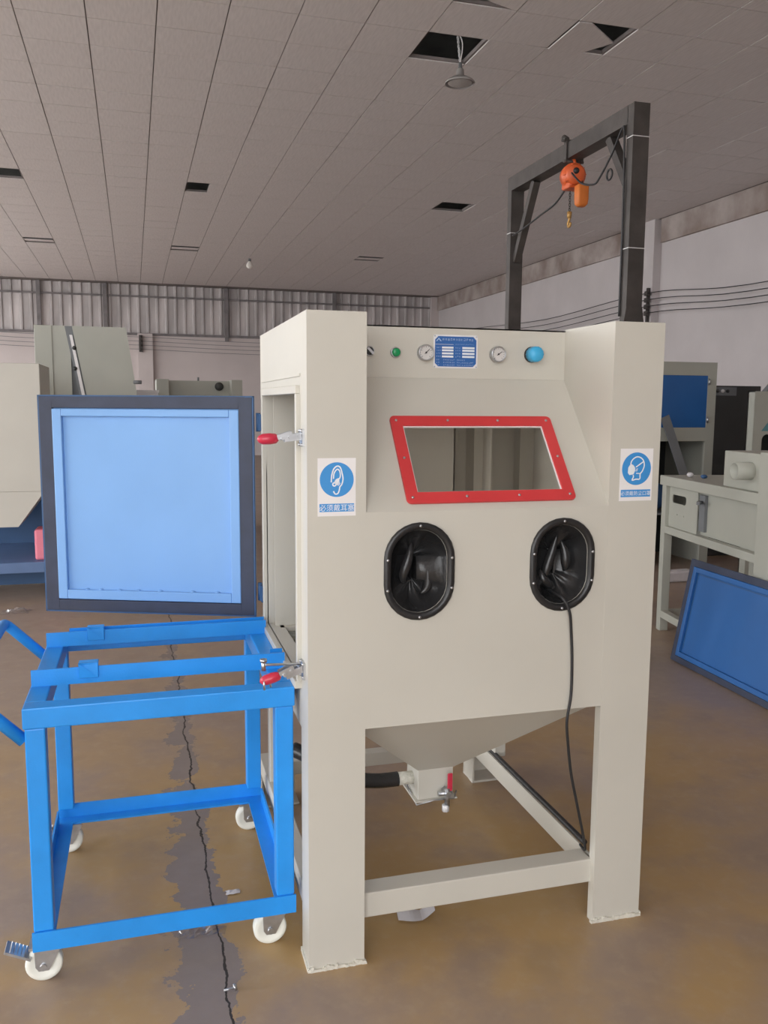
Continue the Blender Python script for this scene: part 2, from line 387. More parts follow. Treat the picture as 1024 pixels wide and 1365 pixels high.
def tile_mb(cx, cy, cz=0.0, tilt=0.0, mb=None):
    mb = mb or MB(); hx, hy = TXS/2-.0055, TYS/2-.0052
    return mb.box(cx-hx, cx+hx, cy-hy, cy+hy, cz, cz+.012)
tmesh = tile_mb(0, 0).mesh('tile'); tmesh.materials.append(TILE)
rest = MB()
for n, (area, i, j) in enumerate(tiles):
    cx, cy = TX0+(i+.5)*TXS, TY0+(j+.5)*TYS
    if n < 290 and area > 30:
        o = bpy.data.objects.new('ceiling_tile', tmesh); COL.objects.link(o); o.parent = ceil
        o.location = (cx, cy, CEIL+random.uniform(-.001, .002)); o.rotation_euler = (random.uniform(-.004, .004), random.uniform(-.004, .004), random.choice((0, PI)) )
    else: tile_mb(cx, cy, CEIL+random.uniform(-.001, .001), 0, rest)
rs = hall_child('distant_tiles', rest, TILE, ceil); rs['kind'] = 'stuff'
def odd_tile(x, y, dz, rot, sx=1, sy=1):
    i, j = cell(x, y); mb = MB(); hx, hy = (TXS/2-.008)*sx, (TYS/2-.004)*sy
    mb.box(-hx, hx, -hy, hy, 0, .012); o = bpy.data.objects.new('ceiling_tile', mb.mesh('tile')); COL.objects.link(o); o.data.materials.append(TILE); o.parent = ceil
    o.location = (TX0+(i+.5)*TXS, TY0+(j+.5)*TYS, CEIL+dz); o.rotation_euler = rot; return o
def broken_tile(x, y, pts, dz, rot):
    i, j = cell(x, y); mb = MB(); mb.prism([((a-.5)*TXS*.97, (b-.5)*TYS*.98, 0) for a, b in pts], (0, 0, .012))
    o = bpy.data.objects.new('ceiling_tile', mb.mesh('tile')); COL.objects.link(o); o.data.materials.append(TILE); o.parent = ceil
    o.location = (TX0+(i+.5)*TXS, TY0+(j+.5)*TYS, CEIL+dz); o.rotation_euler = rot
broken_tile(3.7, 5.4, [(0, 0), (.22, 0), (.93, .55), (.62, 1), (0, 1)], -.004, (0, -.03, 0))
broken_tile(2.5, 4.8, [(0, 0), (1, 0), (1, 1), (.55, .86), (.05, .62)], 0, (0, 0, 0))
t = odd_tile(.7, 12.2, 0, (0, 0, 0), .42, 1.0); t.location.x += .17
for (x, y) in ((.7, 17.7), (-2.2, 17.7), (4.9, 17.7)):
    t = odd_tile(x, y, .0, (.10, 0, 0), .98, .72)

# ------------------------------------------------------------------ blast cabinet
W, CWL, CWR, H, REC, D = 1.018, .155, .157, 1.77, .29, .86
XA, XB = CWL, W-CWR
ZB, ZS, ZC = .678, 1.26, 1.617
cab = thing('blast_cabinet', (W/2, D/2, 0), 'cream steel sandblasting cabinet with red-framed window and two black glove ports', 'blasting machine')
# front columns, folded from sheet
def column(x0, x1, outer, name='column'):
    mb = MB(); t = .004
    mb.box(x0, x1, 0, t, 0.0, H)
    xo = (x0, x0+t) if outer < 0 else (x1-t, x1)
    mb.box(xo[0], xo[1], t, .10, 0.0, H)
    xi = (x1-t, x1) if outer < 0 else (x0, x0+t)
    mb.box(xi[0], xi[1], t, .03, 0.0, ZB); mb.box(xi[0], xi[1], t, .03, ZB, ZS)
    return mb.build(name, BEIGE, cab)
cl = column(0, XA, -1); cr = column(XB, W, 1)
for (x0, x1, pc) in ((-.004, XA+.006, cl), (XB-.006, W+.003, cr)):      # ragged weld and paint at the feet
    mb = MB(); x = x0
    while x < x1:
        wd = random.uniform(.006, .012); mb.box(x, min(x+wd, x1), -.005-random.random()*.003, .006, 0, random.uniform(.006, .016)); x += wd
    mb.build('weld_bead', WELD, pc)
mb = MB(); mb.box(-.005, .006, .0, .10, 0, .012); mb.build('weld_bead', WELD, cl)
# inner cheeks of the recess
for (x0, x1) in ((XA-.004, XA), (XB, XB+.004)):
    MB().prism([(x0, .004, H), (x0, REC+.004, H), (x0, REC+.004, ZC), (x0, .004, ZS)], (x1-x0, 0, 0)).build('cheek_panel', BEIGE, cab)
# front: control panel, slope with window hole, lower panel with port holes
t = .004
ctrl = MB().box(XA, XB, REC, REC+t, ZC, H-.004).build('control_panel', BEIGE, cab)
sl = Vector((0, REC, ZC-ZS)); SLL = sl.length; sd = sl.normalized(); sn = Vector((0, -(ZC-ZS), REC)).normalized()
def S(x, s, n=0.0): return Vector((x, 0, ZS))+sd*s+sn*n                 # point on the slope
WX0, WX1, WS0, WS1 = .27, .765, .020, .312
FW = .034
sheet_with_holes([(XA, 0), (XB, 0), (XB, SLL), (XA, SLL)], [[(WX0+FW, WS0+FW), (WX1-FW, WS0+FW), (WX1-FW, WS1-FW), (WX0+FW, WS1-FW)]], lambda x, s: S(x, s, -.002)).build('sloped_panel', BEIGE, cab, solid=.003)
PORTS = ((.302, 1.098), (.722, 1.098)); PA, PB = .0985, .132
sheet_with_holes([(XA, ZB), (XB, ZB), (XB, ZS), (XA, ZS)], [stadium(cx, cz, PA-.02, PB-.02) for cx, cz in PORTS], lambda x, z: Vector((x, .002, z))).build('lower_panel', BEIGE, cab, solid=.003)
MB().box(XA, XB, .0, .03, ZB-.003, ZB).build('lower_flange', BEIGE, cab)
# window
def rr(x0, x1, s0, s1, r, n=4):
    out = []
    for cx, cs, a0 in ((x1-r, s0+r, -PI/2), (x1-r, s1-r, 0), (x0+r, s1-r, PI/2), (x0+r, s0+r, PI)):
        for k in range(n+1): a = a0+PI/2*k/n; out.append((cx+r*math.cos(a), cs+r*math.sin(a)))
    return out
fr = sheet_with_holes(rr(WX0, WX1, WS0, WS1, .014), [[(WX0+FW, WS0+FW), (WX1-FW, WS0+FW), (WX1-FW, WS1-FW), (WX0+FW, WS1-FW)]], lambda x, s: S(x, s, .005)).build('window_frame', RED, cab, solid=.008, bev=.001, label='red plastic frame of the viewing window')
for k in range(4):
    xx = WX0+.017+(WX1-WX0-.034)*k/3
    for ss in (WS0+.017, WS1-.017): screw(fr, S(xx, ss, .009), sn, .0042)
for xx in (WX0+.017, WX1-.017): screw(fr, S(xx, (WS0+WS1)/2, .009), sn, .0042)
mb = MB(); q = [S(WX0+FW-.004, WS0+FW-.004, -.004), S(WX1-FW+.004, WS0+FW-.004, -.004), S(WX1-FW+.004, WS1-FW+.004, -.004), S(WX0+FW-.004, WS1-FW+.004, -.004)]
mb.prism(q, sn*.003); mb.build('window_pane', GLASS, cab)
mb = MB(); g = .003
for (a, b, c, d) in ((WX0+FW, WX1-FW, WS0+FW, WS0+FW+g), (WX0+FW, WX1-FW, WS1-FW-g, WS1-FW), (WX0+FW, WX0+FW+g, WS0+FW, WS1-FW), (WX1-FW-g, WX1-FW, WS0+FW, WS1-FW)):
    mb.prism([S(a, c, .0), S(b, c, .0), S(b, d, .0), S(a, d, .0)], sn*.004)
mb.build('window_gasket', WHITE, cab)
# glove ports
for pi, (cx, cz) in enumerate(PORTS):
    ring = MB(); prof = [(0, 0.0), (.0, -.006), (-.004, -.009), (-.014, -.009), (-.019, -.004), (-.021, .01)]
    ring.loft([[Vector((x, y, z)) for x, z in stadium(cx, cz, PA+o, PB+o)] for o, y in prof])
    rg = ring.build('port_ring', RING, cab, label='black oval ring bolted round the arm hole')
    for k, (sx, szz) in enumerate(((0, 1), (0, -1), (-1, .36), (1, .36), (-1, -.5), (1, -.5))):
        screw(rg, (cx+sx*(PA-.009), -.009, cz+szz*(PB-.009 if sx == 0 else PB*.72)), (0, -1, 0), .0042)
    sleeve = MB(); loops = []
    random.seed(20+pi)
    ph = [random.uniform(0, 6.28) for _ in range(4)]
    prof = [(-.018, .0), (-.022, .008), (-.028, .022), (-.038, .038), (-.050, .052), (-.064, .062), (-.078, .068), (-.091, .07)]
    for li, (o, y) in enumerate(prof):
        pts = stadium(cx, cz, PA+o, PB+o*1.05, 24); lp = []
        amp = .011*min(1, li/4)
        for k, (x, z) in enumerate(pts):
            a = 2*PI*k/len(pts); f = amp*(math.sin(3*a+ph[0])+.7*math.sin(5*a+ph[1]+li*.25)+.4*math.sin(9*a+ph[2]))
            lp.append(Vector((x+(cx-x)*f*5*.5, y+f*1.3, z+(cz-z)*f*5*.5)))
        loops.append(lp)
    sleeve.loft(loops, cap=True)
    so = sleeve.build('rubber_sleeve', RUBBER, cab, label='black rubber sleeve sunk into the arm hole')
    # folds hanging in the sleeve
    fold = MB()
    for (a, b, c, d) in (((.25, -.75), (.55, -.55), (.62, 0), (.60, .35)), ((-.1, .75), (-.25, .3), (-.45, -.2), (-.35, -.5))) if pi == 0 else (((.05, .8), (-.1, .3), (-.35, -.3), (-.3, -.5)), ((.25, .65), (.42, .3), (.45, -.1), (.40, -.3)), ((-.62, -.2), (-.5, -.5), (-.1, -.75), (.05, -.8))):
        pts = curve([(cx+p[0]*PA*.72, .040+.012*random.random(), cz+p[1]*PB*.72) for p in (a, b, c, d)], 6)
        m_ = len(pts); fold.tube(pts, [.002+.013*math.sin(PI*i/(m_-1)) for i in range(m_)], 8)
    fold.build('sleeve_fold', RUBBER, so)
# controls on the recessed panel
YP = REC-.0005; nY = (0, -1, 0)
sw = MB().lathe((.237, YP, 1.691), nY, [(.0145, 0), (.0145, .006), (.012, .010), (.012, .004), (.0, .004)]).build('selector_switch', STEEL, cab, label='black selector switch with a steel bezel')
MB().lathe((.237, YP, 1.691), nY, [(.0115, .004), (.0115, .011), (.010, .013), (0, .013)]).build('dial', BLACK, sw)
MB().obox((.237, YP-.017, 1.691), (.0025, 0, .0025), (0, .005, 0), (-.008, 0, .008)).build('lever', STEEL, sw)
bt = MB().lathe((.316, YP, 1.689), nY, [(.0155, 0), (.0155, .006), (.0125, .010), (.0125, .004), (.0, .004)]).build('push_button', STEEL, cab, label='green push button with a steel bezel')
MB().lathe((.316, YP, 1.689), nY, [(.0118, .004), (.0118, .014), (.010, .016), (0, .0165)]).build('button_cap', GREEN, bt)
for gx, ang in ((.405, .75), (.633, .6)):
    gz = 1.690
    ga = MB().lathe((gx, YP, gz), nY, [(.021, 0), (.0235, .002), (.0235, .020), (.0225, .022), (.0205, .022), (.0200, .016)]).build('pressure_gauge', STEEL, cab, label='round pressure gauge with a pale dial')
    MB().lathe((gx, YP, gz), nY, [(.0203, .0165), (0.0001, .0168)]).build('dial', DIALW, ga)
    mk = MB(); O = (gx, YP-.0172, gz)
    for k in range(13):
        a = math.radians(225-270*k/12); r1 = .0185; r0 = .0145 if k % 3 == 0 else .0165
        ribbon(mk, [(r0*math.cos(a), r0*math.sin(a)), (r1*math.cos(a), r1*math.sin(a))], .0011, O, (1, 0, 0), (0, 0, 1))
    mk.build('dial_marks', INKB, ga)
    nd = MB(); ribbon(nd, [(-.006*math.cos(ang), -.006*math.sin(ang)), (.014*math.cos(ang), .014*math.sin(ang))], .0018, (gx, YP-.0182, gz), (1, 0, 0), (0, 0, 1)); disc(nd, (0, 0), .003, (gx, YP-.0184, gz), (1, 0, 0), (0, 0, 1), 12); nd.build('needle', INKB, ga)
kn = MB().lathe((.748, YP, 1.692), nY, [(.024, 0), (.024, .008), (.018, .010)]).build('regulator_knob', BLACK, cab, label='sky blue air regulator knob')
kb = MB(); n = 28; loops = []
for r, y in ((.0195, .009), (.0235, .010), (.0235, .038), (.021, .043), (.0005, .0435)):
    loops.append([Vector((.748+(r-(.0012 if k % 2 else 0))*math.cos(2*PI*k/n), YP-y, 1.692+(r-(.0012 if k % 2 else 0))*math.sin(2*PI*k/n))) for k in range(n)])
kb.loft(loops); kb.build('knob_grip', KNOB, kn)
# nameplate
NX0, NX1, NZ0, NZ1 = .433, .572, 1.647, 1.744; X_, Z_ = (1, 0, 0), (0, 0, 1)
plate = MB().prism([(x, YP, z) for x, z in rr(NX0, NX1, NZ0, NZ1, .004)], (0, -.001, 0)).build('nameplate', ALU, cab, label='blue and silver nameplate with rows of small print')
c4 = .010; a0, a1, b0, b1 = NX0+.0045, NX1-.0045, NZ0+.0045, NZ1-.0045
bl = MB(); poly(bl, [(a0+c4, b0), (a1-c4, b0), (a1, b0+c4), (a1, b1-c4), (a1-c4, b1), (a0+c4, b1), (a0, b1-c4), (a0, b0+c4)], (0, YP-.0014, 0), X_, Z_); bl.build('blue_field', PLATEBLUE, plate)
pw = MB(); O = (0, YP-.0018, 0)
for (x0, x1) in ((.459, .495), (.523, .562)):
    for z1 in (1.7095, 1.7015, 1.6925, 1.6835): poly(MB(), [(x0, z1-.0055), (x1, z1-.0055), (x1, z1), (x0, z1)], O, X_, Z_).build('blank_field', INKW, plate)
ribbon(pw, [(a0+.001, 1.716), (.495, 1.716)], .0009, O, X_, Z_)
pw.build('rule_line', INKW, plate)
pt = MB(); random.seed(3)
def scribble(mb, x, z, s, n=5):             # a character too small to read
    for _ in range(n):
        if random.random() < .6: y = z+random.uniform(-.5, .5)*s; ribbon(mb, [(x-.42*s, y), (x+.42*s, y)], s*.11, O, X_, Z_)
        else: q = x+random.uniform(-.4, .4)*s; ribbon(mb, [(q, z-.45*s), (q, z+.45*s)], s*.11, O, X_, Z_)
poly(pt, [(.440, 1.725), (.449, 1.735), (.458, 1.725), (.454, 1.725), (.449, 1.731), (.444, 1.725)], O, X_, Z_)
for k in range(12): scribble(pt, .4635+k*.0083, 1.7305, .0066)
for k in range(14): scribble(pt, .503+k*.0043, 1.717, .003, 3)
for r, z in enumerate((1.7065, 1.6985, 1.690, 1.681)):
    for k in range(3): scribble(pt, .4435+k*.005, z, .004, 4)
    for k in range(3): scribble(pt, .503+k*.006, z, .004, 4)
for z, m_ in ((1.671, 17), (1.6635, 22), (1.656, 22)):
    for k in range(m_):
        if k not in (2, 3, 11): scribble(pt, .4435+k*.0054, z, .004, 4)
pt.build('small_print', INKL, plate)
for (x, z) in ((NX0+.004, NZ0+.004), (NX1-.004, NZ0+.004), (NX0+.004, NZ1-.004), (NX1-.004, NZ1-.004)): screw(plate, (x, YP-.001, z), nY, .0024)
# safety stickers
def sticker(x0, x1, z0, z1, words, tsize, kind):
    y = -.0006; wd, ht = x1-x0, z1-z0; cx = (x0+x1)/2
    st = MB().box(x0, x1, y, 0, z0, z1).build('sticker', WHITE, cab, label='white safety sticker with a blue disc showing '+('an ear with an earplug' if kind == 'ear' else 'a head wearing a dust mask'))
    R_ = wd*.445; cz = z1-.072*ht-R_
    m1 = MB(); disc(m1, (cx, cz), R_, (0, y-.0003, 0), X_, Z_, 48); poly(m1, [(x0+.045*wd, z0+.075*ht), (x1-.045*wd, z0+.075*ht), (x1-.045*wd, z0+.215*ht), (x0+.045*wd, z0+.215*ht)], (0, y-.0003, 0), X_, Z_)
    m1.build('blue_disc_and_bar', SIGNBLUE, st)
    pic = MB(); O2 = (cx, y-.0006, cz); k = R_
    if kind == 'ear':
        ear = [(-.33, -.15), (-.30, .25), (-.18, .62), (.02, .78), (.20, .70), (.30, .40), (.36, .05), (.30, -.25), (.18, -.42), (.14, -.62), (.05, -.80), (-.10, -.82), (-.20, -.66)]
        pts = [(p.x*k, p.y*k) for p in curve([(a, b, 0) for a, b in ear], 5)]; ribbon(pic, pts, .075*k, O2, X_, Z_)
        inn = [(-.20, .05), (-.16, .38), (.02, .60), (.17, .48), (.20, .18), (.10, .0), (.02, -.05)]
        pts = [(p.x*k, p.y*k) for p in curve([(a, b, 0) for a, b in inn], 5)]; ribbon(pic, pts, .07*k, O2, X_, Z_)
        O3 = (cx, y-.0007, cz)
        poly(pic, [(-.06*k, .02*k), (.10*k, .10*k), (.16*k, -.08*k), (-.02*k, -.30*k), (-.15*k, -.12*k)], O3, X_, Z_)
        disc(pic, (-.15*k, -.27*k), .13*k, O3, X_, Z_, 16)
        ribbon(pic, [(.0, -.32*k), (.16*k, -.14*k)], .05*k, O3, X_, Z_); ribbon(pic, [(.08*k, -.34*k), (.2*k, -.2*k)], .04*k, O3, X_, Z_)
        dk = MB(); disc(dk, (-.15*k, -.27*k), .055*k, (cx, y-.001, cz), X_, Z_, 12); disc(dk, (-.05*k, .2*k), .05*k, (cx, y-.001, cz), X_, Z_, 12); dk.build('pictogram_detail', SIGNBLUE, st)
    else:
        head = [(-.42, .22), (-.36, .48), (-.10, .70), (.20, .70), (.45, .50), (.52, .18), (.40, -.15), (.26, -.32), (.24, -.62), (-.02, -.64), (-.28, -.70), (-.20, -.50), (-.22, -.38)]
        pts = [(p.x*k, p.y*k) for p in curve([(a, b, 0) for a, b in head], 5)]; ribbon(pic, pts, .075*k, O2, X_, Z_)
        O3 = (cx, y-.0007, cz)
        poly(pic, [(a*k, b*k) for a, b in [(-.50, .20), (-.38, .30), (-.22, .22), (-.10, .05), (-.10, -.12), (-.20, -.34), (-.48, -.38), (-.60, -.25), (-.58, .08)]], O3, X_, Z_)
        ribbon(pic, [(-.05*k, .10*k), (.47*k, .44*k)], .07*k, O3, X_, Z_); ribbon(pic, [(-.05*k, -.05*k), (.07*k, .02*k), (.02*k, -.14*k), (-.08*k, -.12*k)], .05*k, O3, X_, Z_); ribbon(pic, [(-.02*k, -.28*k), (.26*k, -.30*k)], .06*k, O3, X_, Z_)
    pic.build('pictogram', INKW, st)
    tm, tw = text_mesh(words, tsize, (cx, y-.0007, z0+.145*ht), X_, Z_); tm.build('lettering', INKW, st)
sticker(.027, .127, 1.253, 1.402, '必须戴耳塞', .0185, 'ear')
sticker(.893, .997, 1.272, 1.420, '必须戴防尘口罩', .0138, 'mask')
# side, back and top panels, inner walls
OY0, OY1, OZ0, OZ1 = .10, .745, .79, 1.565
ls = MB(); t = .004
sheet_with_holes([(.10, ZB-.02), (D, ZB-.02), (D, H), (.10, H)], [[(OY0+.012, OZ0), (OY1, OZ0), (OY1, OZ1), (OY0+.012, OZ1)]], lambda y, z: Vector((.002, y, z))).build('side_panel', BEIGE, cab, solid=.003)
MB().box(W-t, W, .10, D, ZB-.02, H).build('side_panel', BEIGE, cab)
MB().box(0, W, D-t, D, ZB-.02, H).build('back_panel', BEIGE, cab)
MB().prism([(.004, .004, H-.004), (XA-.004, .004, H-.004), (XA-.004, REC, H-.004), (XB+.004, REC, H-.004), (XB+.004, .004, H-.004), (W-.004, .004, H-.004), (W-.004, D-.004, H-.004), (.004, D-.004, H-.004)], (0, 0, -.004)).build('top_panel', BEIGE, cab)
# lips round the door opening
mb = MB(); lp = .022
mb.box(-.012, .03, OY1, OY1+lp, OZ0-lp, OZ1+lp).box(-.012, .03, OY0+.012-.02, OY0+.012, OZ0-.0, OZ1+.0)
mb.box(-.012, .03, OY0, OY1, OZ1, OZ1+lp).box(-.018, .05, OY0, OY1, OZ0-lp, OZ0)
mb.build('door_jamb', BEIGE, cab, bev=.002)
MB().box(-.004, .002, .085, OY1+.06, OZ1+.045, OZ1+.052).build('drip_edge', BEIGE, cab)
# what shows inside: baffles on the back wall and the work floor
mb = MB(); mb.box(.02, .66, D-.16, D-.155, ZB, 1.60).box(.655, .66, D-.16, D-.01, ZB, 1.60); mb.build('baffle', BEIGE, cab)
mb = MB(); mb.box(.76, .80, D-.09, D-.01, ZB, 1.64).box(.795, .80, D-.16, D-.01, ZB, 1.64); mb.build('baffle', BEIGE, cab)
MB().box(.955, 1.012, D-.06, D-.01, ZB, 1.64).build('corner_post', BEIGE, cab)
gr = MB()
for k in range(17): gr.box(.03, W-.03, .04+k*.048, .046+k*.048, .75, .775)
for xx in (.03, .34, .66, W-.035): gr.box(xx, xx+.006, .04, .82, .748, .773)
gr.build('work_grid', BEIGE2, cab)
for yy in (.30, .69): MB().box(.035, .96, yy-.02, yy+.02, .776, .79).build('inner_track', BEIGE, cab)
# hopper with outlet, hose and drain valve
hx0, hx1, hy0, hy1 = XA-.05, XB+.05, .035, D-.03
OX0, OX1, OYa, OYb, OZT = .425, .545, .36, .48, .375
hp = MB(); top = [(hx0, hy0, ZB+.01), (hx1, hy0, ZB+.01), (hx1, hy1, ZB+.01), (hx0, hy1, ZB+.01)]; bot = [(OX0, OYa, OZT), (OX1, OYa, OZT), (OX1, OYb, OZT), (OX0, OYb, OZT)]
hp.add([Vector(p) for p in top+bot], [(i, (i+1) % 4, 4+(i+1) % 4, 4+i) for i in range(4)]); hop = hp.build('hopper', BEIGE, cab, solid=.004)
ob = MB().box(OX0, OX1, OYa, OYb, .272, OZT).build('outlet_box', BEIGE, cab, bev=.003)
MB().box(OX0-.012, OX1+.012, OYa-.012, OYb+.012, .268, .274).build('flange', BEIGE, ob, bev=.002)
MB().cyl((OX0, .42, .325), (OX0-.062, .42, .325), .021).build('spigot', WELD, ob)
MB().tube(curve([(OX0-.05, .42, .325), (.30, .42, .327), (.22, .425, .345), (.12, .45, .40), (.05, .52, .42)], 6), .024, 14).build('suction_hose', RUBBER, cab, label='black rubber suction hose on the hopper outlet')
va = MB(); va.cyl((.515, OYa, .30), (.515, OYa-.045, .30), .010).cyl((.515, OYa-.03, .318), (.515, OYa-.03, .258), .009).cyl((.485, OYa-.028, .30), (.53, OYa-.028, .30), .008)
v = va.build('drain_valve', STEEL, cab, label='small steel drain valve with a red lever')
MB().obox((.522, OYa-.034, .338), (.0085, 0, 0), (0, .003, 0), (0, 0, .030)).build('lever', REDPVC, v, bev=.003)
MB().cyl((.51, OYa-.03, .262), (.51, OYa-.03, .240), .012, n=6).build('cap', ALU, v)
MB().tube([(OX0-.006, OYb, .286), (OX0-.006, OYa-.01, .262), (OX0+.05, OYa-.016, .274), (OX1, OYa-.014, .272), (OX1+.012, OYa+.0, .29)], .0028, 6).build('latch_wire', STEEL, ob)
# base rails and rear feet
MB().box(XA, XB+.003, .022, .09, .118, .19).build('base_rail', BEIGE, cab, bev=.003)
MB().box(.004, .05, .09, 1.06, .13, .19).build('base_rail', BEIGE, cab, bev=.003)
mb = MB(); mb.box(.872, .878, .03, 1.06, .12, .19).box(.878, .935, .03, 1.06, .12, .126); mb.build('base_rail', BEIGE, cab)
MB().box(.05, .90, 1.01, 1.06, .11, .165).build('base_rail', BEIGE, cab, bev=.003)
for x0 in (.004, W-.15):
    xl = .01 if x0 < .5 else .878
    MB().box(xl, xl+.045, D-.07, D-.02, .19, ZB).build('rear_leg', BEIGE, cab, bev=.003)
    ft = MB(); ft.box(x0, x0+.146, .985, 1.09, 0, .008).box(x0, x0+.008, .985, 1.09, 0, .11).box(x0, x0+.146, 1.082, 1.09, 0, .105); ft.build('rear_foot', BEIGE, cab, bev=.002)
# toggle clamps on the side of the left column
def clamp(z, tilt, droop):
    c = MB(); y = .055
    c.box(-.006, 0, y-.024, y+.024, z-.022, z+.022); 
    cl_ = c.build('toggle_clamp', STEEL, cab, label='steel toggle clamp with a red grip')
    c = MB()
    for s_ in (-1, 1):
        c.bar((-.004, y+s_*.008, z+.004), (-.050, y+s_*.008, z-.01*tilt), .004, .018)
        c.bar((-.030, y+s_*.012, z+.012), (-.068, y+s_*.012, z-.006*tilt+.002), .003, .012)
    for (xx, zz) in ((-.012, .006), (-.036, .002), (-.055, -.006*tilt)): c.cyl((xx, y-.018, z+zz), (xx, y+.018, z+zz), .0045, n=10)
    c.build('linkage', STEEL, cl_)
    for zz in (-.018, .018): screw(cl_, (-.006, y-.016, z+zz), (-1, 0, 0), .0045); screw(cl_, (-.006, y+.016, z+zz), (-1, 0, 0), .0045)
    g = MB(); pts = [(-.064, y, z-.006*tilt), (-.070, y, z-.01*tilt), (-.085, y, z-.013*tilt), (-.105, y, z-.017*tilt), (-.114, y, z-.019*tilt), (-.118, y, z-.02*tilt)]
    g.tube(pts, [.007, .0125, .0145, .0135, .009, .002], 12); g.build('grip', REDPVC, cl_)
    if droop:
        MB().tube([(-.01, y, z+.016), (-.10, y, z+.020), (-.112, y, z+.020)], .0035, 8).build('spindle_arm', STEEL, cl_)
        s_ = MB(); s_.cyl((-.108, y, z+.030), (-.108, y, z+.005), .006, n=8).cyl((-.108, y, z+.036), (-.108, y, z+.028), .010, n=6); s_.tube([(-.108, y-.01, z-.02), (-.108, y-.01, z-.045)], .003, 6).tube([(-.092, y+.01, z-.02), (-.088, y+.01, z-.045)], .003, 6); s_.build('spindle', STEEL, cl_)
clamp(1.452, 0.2, False); clamp(.836, 1.3, True)
# the blue door, swung back beyond square
DA = math.atan2(1.15-.87, -.735); dv = Vector((math.cos(DA), math.sin(DA), 0)); dn = Vector((-math.sin(DA), math.cos(DA), 0))
if dn.y > 0: dn = -dn
HG = Vector((-.022, .862, 0)); DW = .775; DZ0, DZ1 = .787, 1.565
def DP(a, z, n=0.0): return HG+dv*a+Vector((0, 0, z))+dn*n
dr = MB().prism([DP(0, DZ0), DP(DW, DZ0), DP(DW, DZ1), DP(0, DZ1)], dn*.003).build('door', DBLUE, cab, label='open blue door, paled by painted-in glare, with a black rubber edge seal')
mb = MB(); e = .005
for (a, b, c, d) in ((0, e, DZ0, DZ1), (DW-e, DW, DZ0, DZ1), (0, DW, DZ0, DZ0+e), (0, DW, DZ1-e, DZ1)): mb.prism([DP(a, c, .003), DP(b, c, .003), DP(b, d, .003), DP(a, d, .003)], dn*.012)
mb.build('edge_strip', NBLUE, dr)
mb = MB(); k0, k1 = .005, .052
for (a, b, c, d) in ((k0, k1, DZ0+k0, DZ1-k0), (DW-k1, DW-k0, DZ0+k0, DZ1-k0), (k1, DW-k1, DZ0+k0, DZ0+.045), (k1, DW-k1, DZ1-.045, DZ1-k0)): mb.prism([DP(a, c, .003), DP(b, c, .003), DP(b, d, .003), DP(a, d, .003)], dn*.013)
mb.build('rubber_seal', BLKBLUE, dr, bev=.002)
fw = .034
for (a, b, c, d) in ((k1, k1+fw, DZ0+.048, DZ1-.048), (DW-k1-fw, DW-k1, DZ0+.048, DZ1-.048), (k1+fw, DW-k1-fw, DZ1-.048-.026, DZ1-.048), (k1+fw, DW-k1-fw, DZ0+.048, DZ0+.048+fw)):
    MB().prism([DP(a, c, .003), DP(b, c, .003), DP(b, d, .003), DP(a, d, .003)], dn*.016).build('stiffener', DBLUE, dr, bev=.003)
mb = MB()
for a in (.14, .23, .35, .43, .5, .57, .62): mb.ball(DP(a, DZ0+.083, .007), .006, 8, 6, (1.6, 1, .7))
for a in (.17, .33, .55): mb.ball(DP(a, DZ1-.074, .006), .004, 8, 6, (2, 1, .6))
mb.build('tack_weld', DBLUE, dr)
for z in (DZ1-.09, DZ0+.09):
    mb = MB(); mb.cyl((-.010, .856, z-.032), (-.010, .856, z+.032), .008, n=12); mb.box(-.012, -.006, .80, .856, z-.028, z+.028); mb.build('hinge', NBLUE, dr)

# cord out of the right glove port
tag(MB().tube(curve([(.705, .055, 1.02), (.712, .02, 1.012), (.722, -.012, 1.003), (.740, -.020, .965), (.752, -.012, .90), (.759, -.009, .82), (.760, -.008, .72), (.750, -.008, .645), (.757, -.004, .58), (.775, .004, .48), (.802, .012, .38), (.838, .030, .262), (.862, .06, .20), (.868, .10, .195)], 6), .0042, 8).build('power_cord', BLACK), 'thin black cord hanging from the right glove port of the cream cabinet', 'cord')
tag(MB().tube(curve([(.884, .10, .200), (.884, .30, .200), (.884, .55, .198), (.882, .80, .20), (.886, .98, .20), (.90, 1.05, .26)], 6), .009, 8).build('air_hose', BLACK), 'black air hose lying along the base rail of the cream cabinet', 'hose')

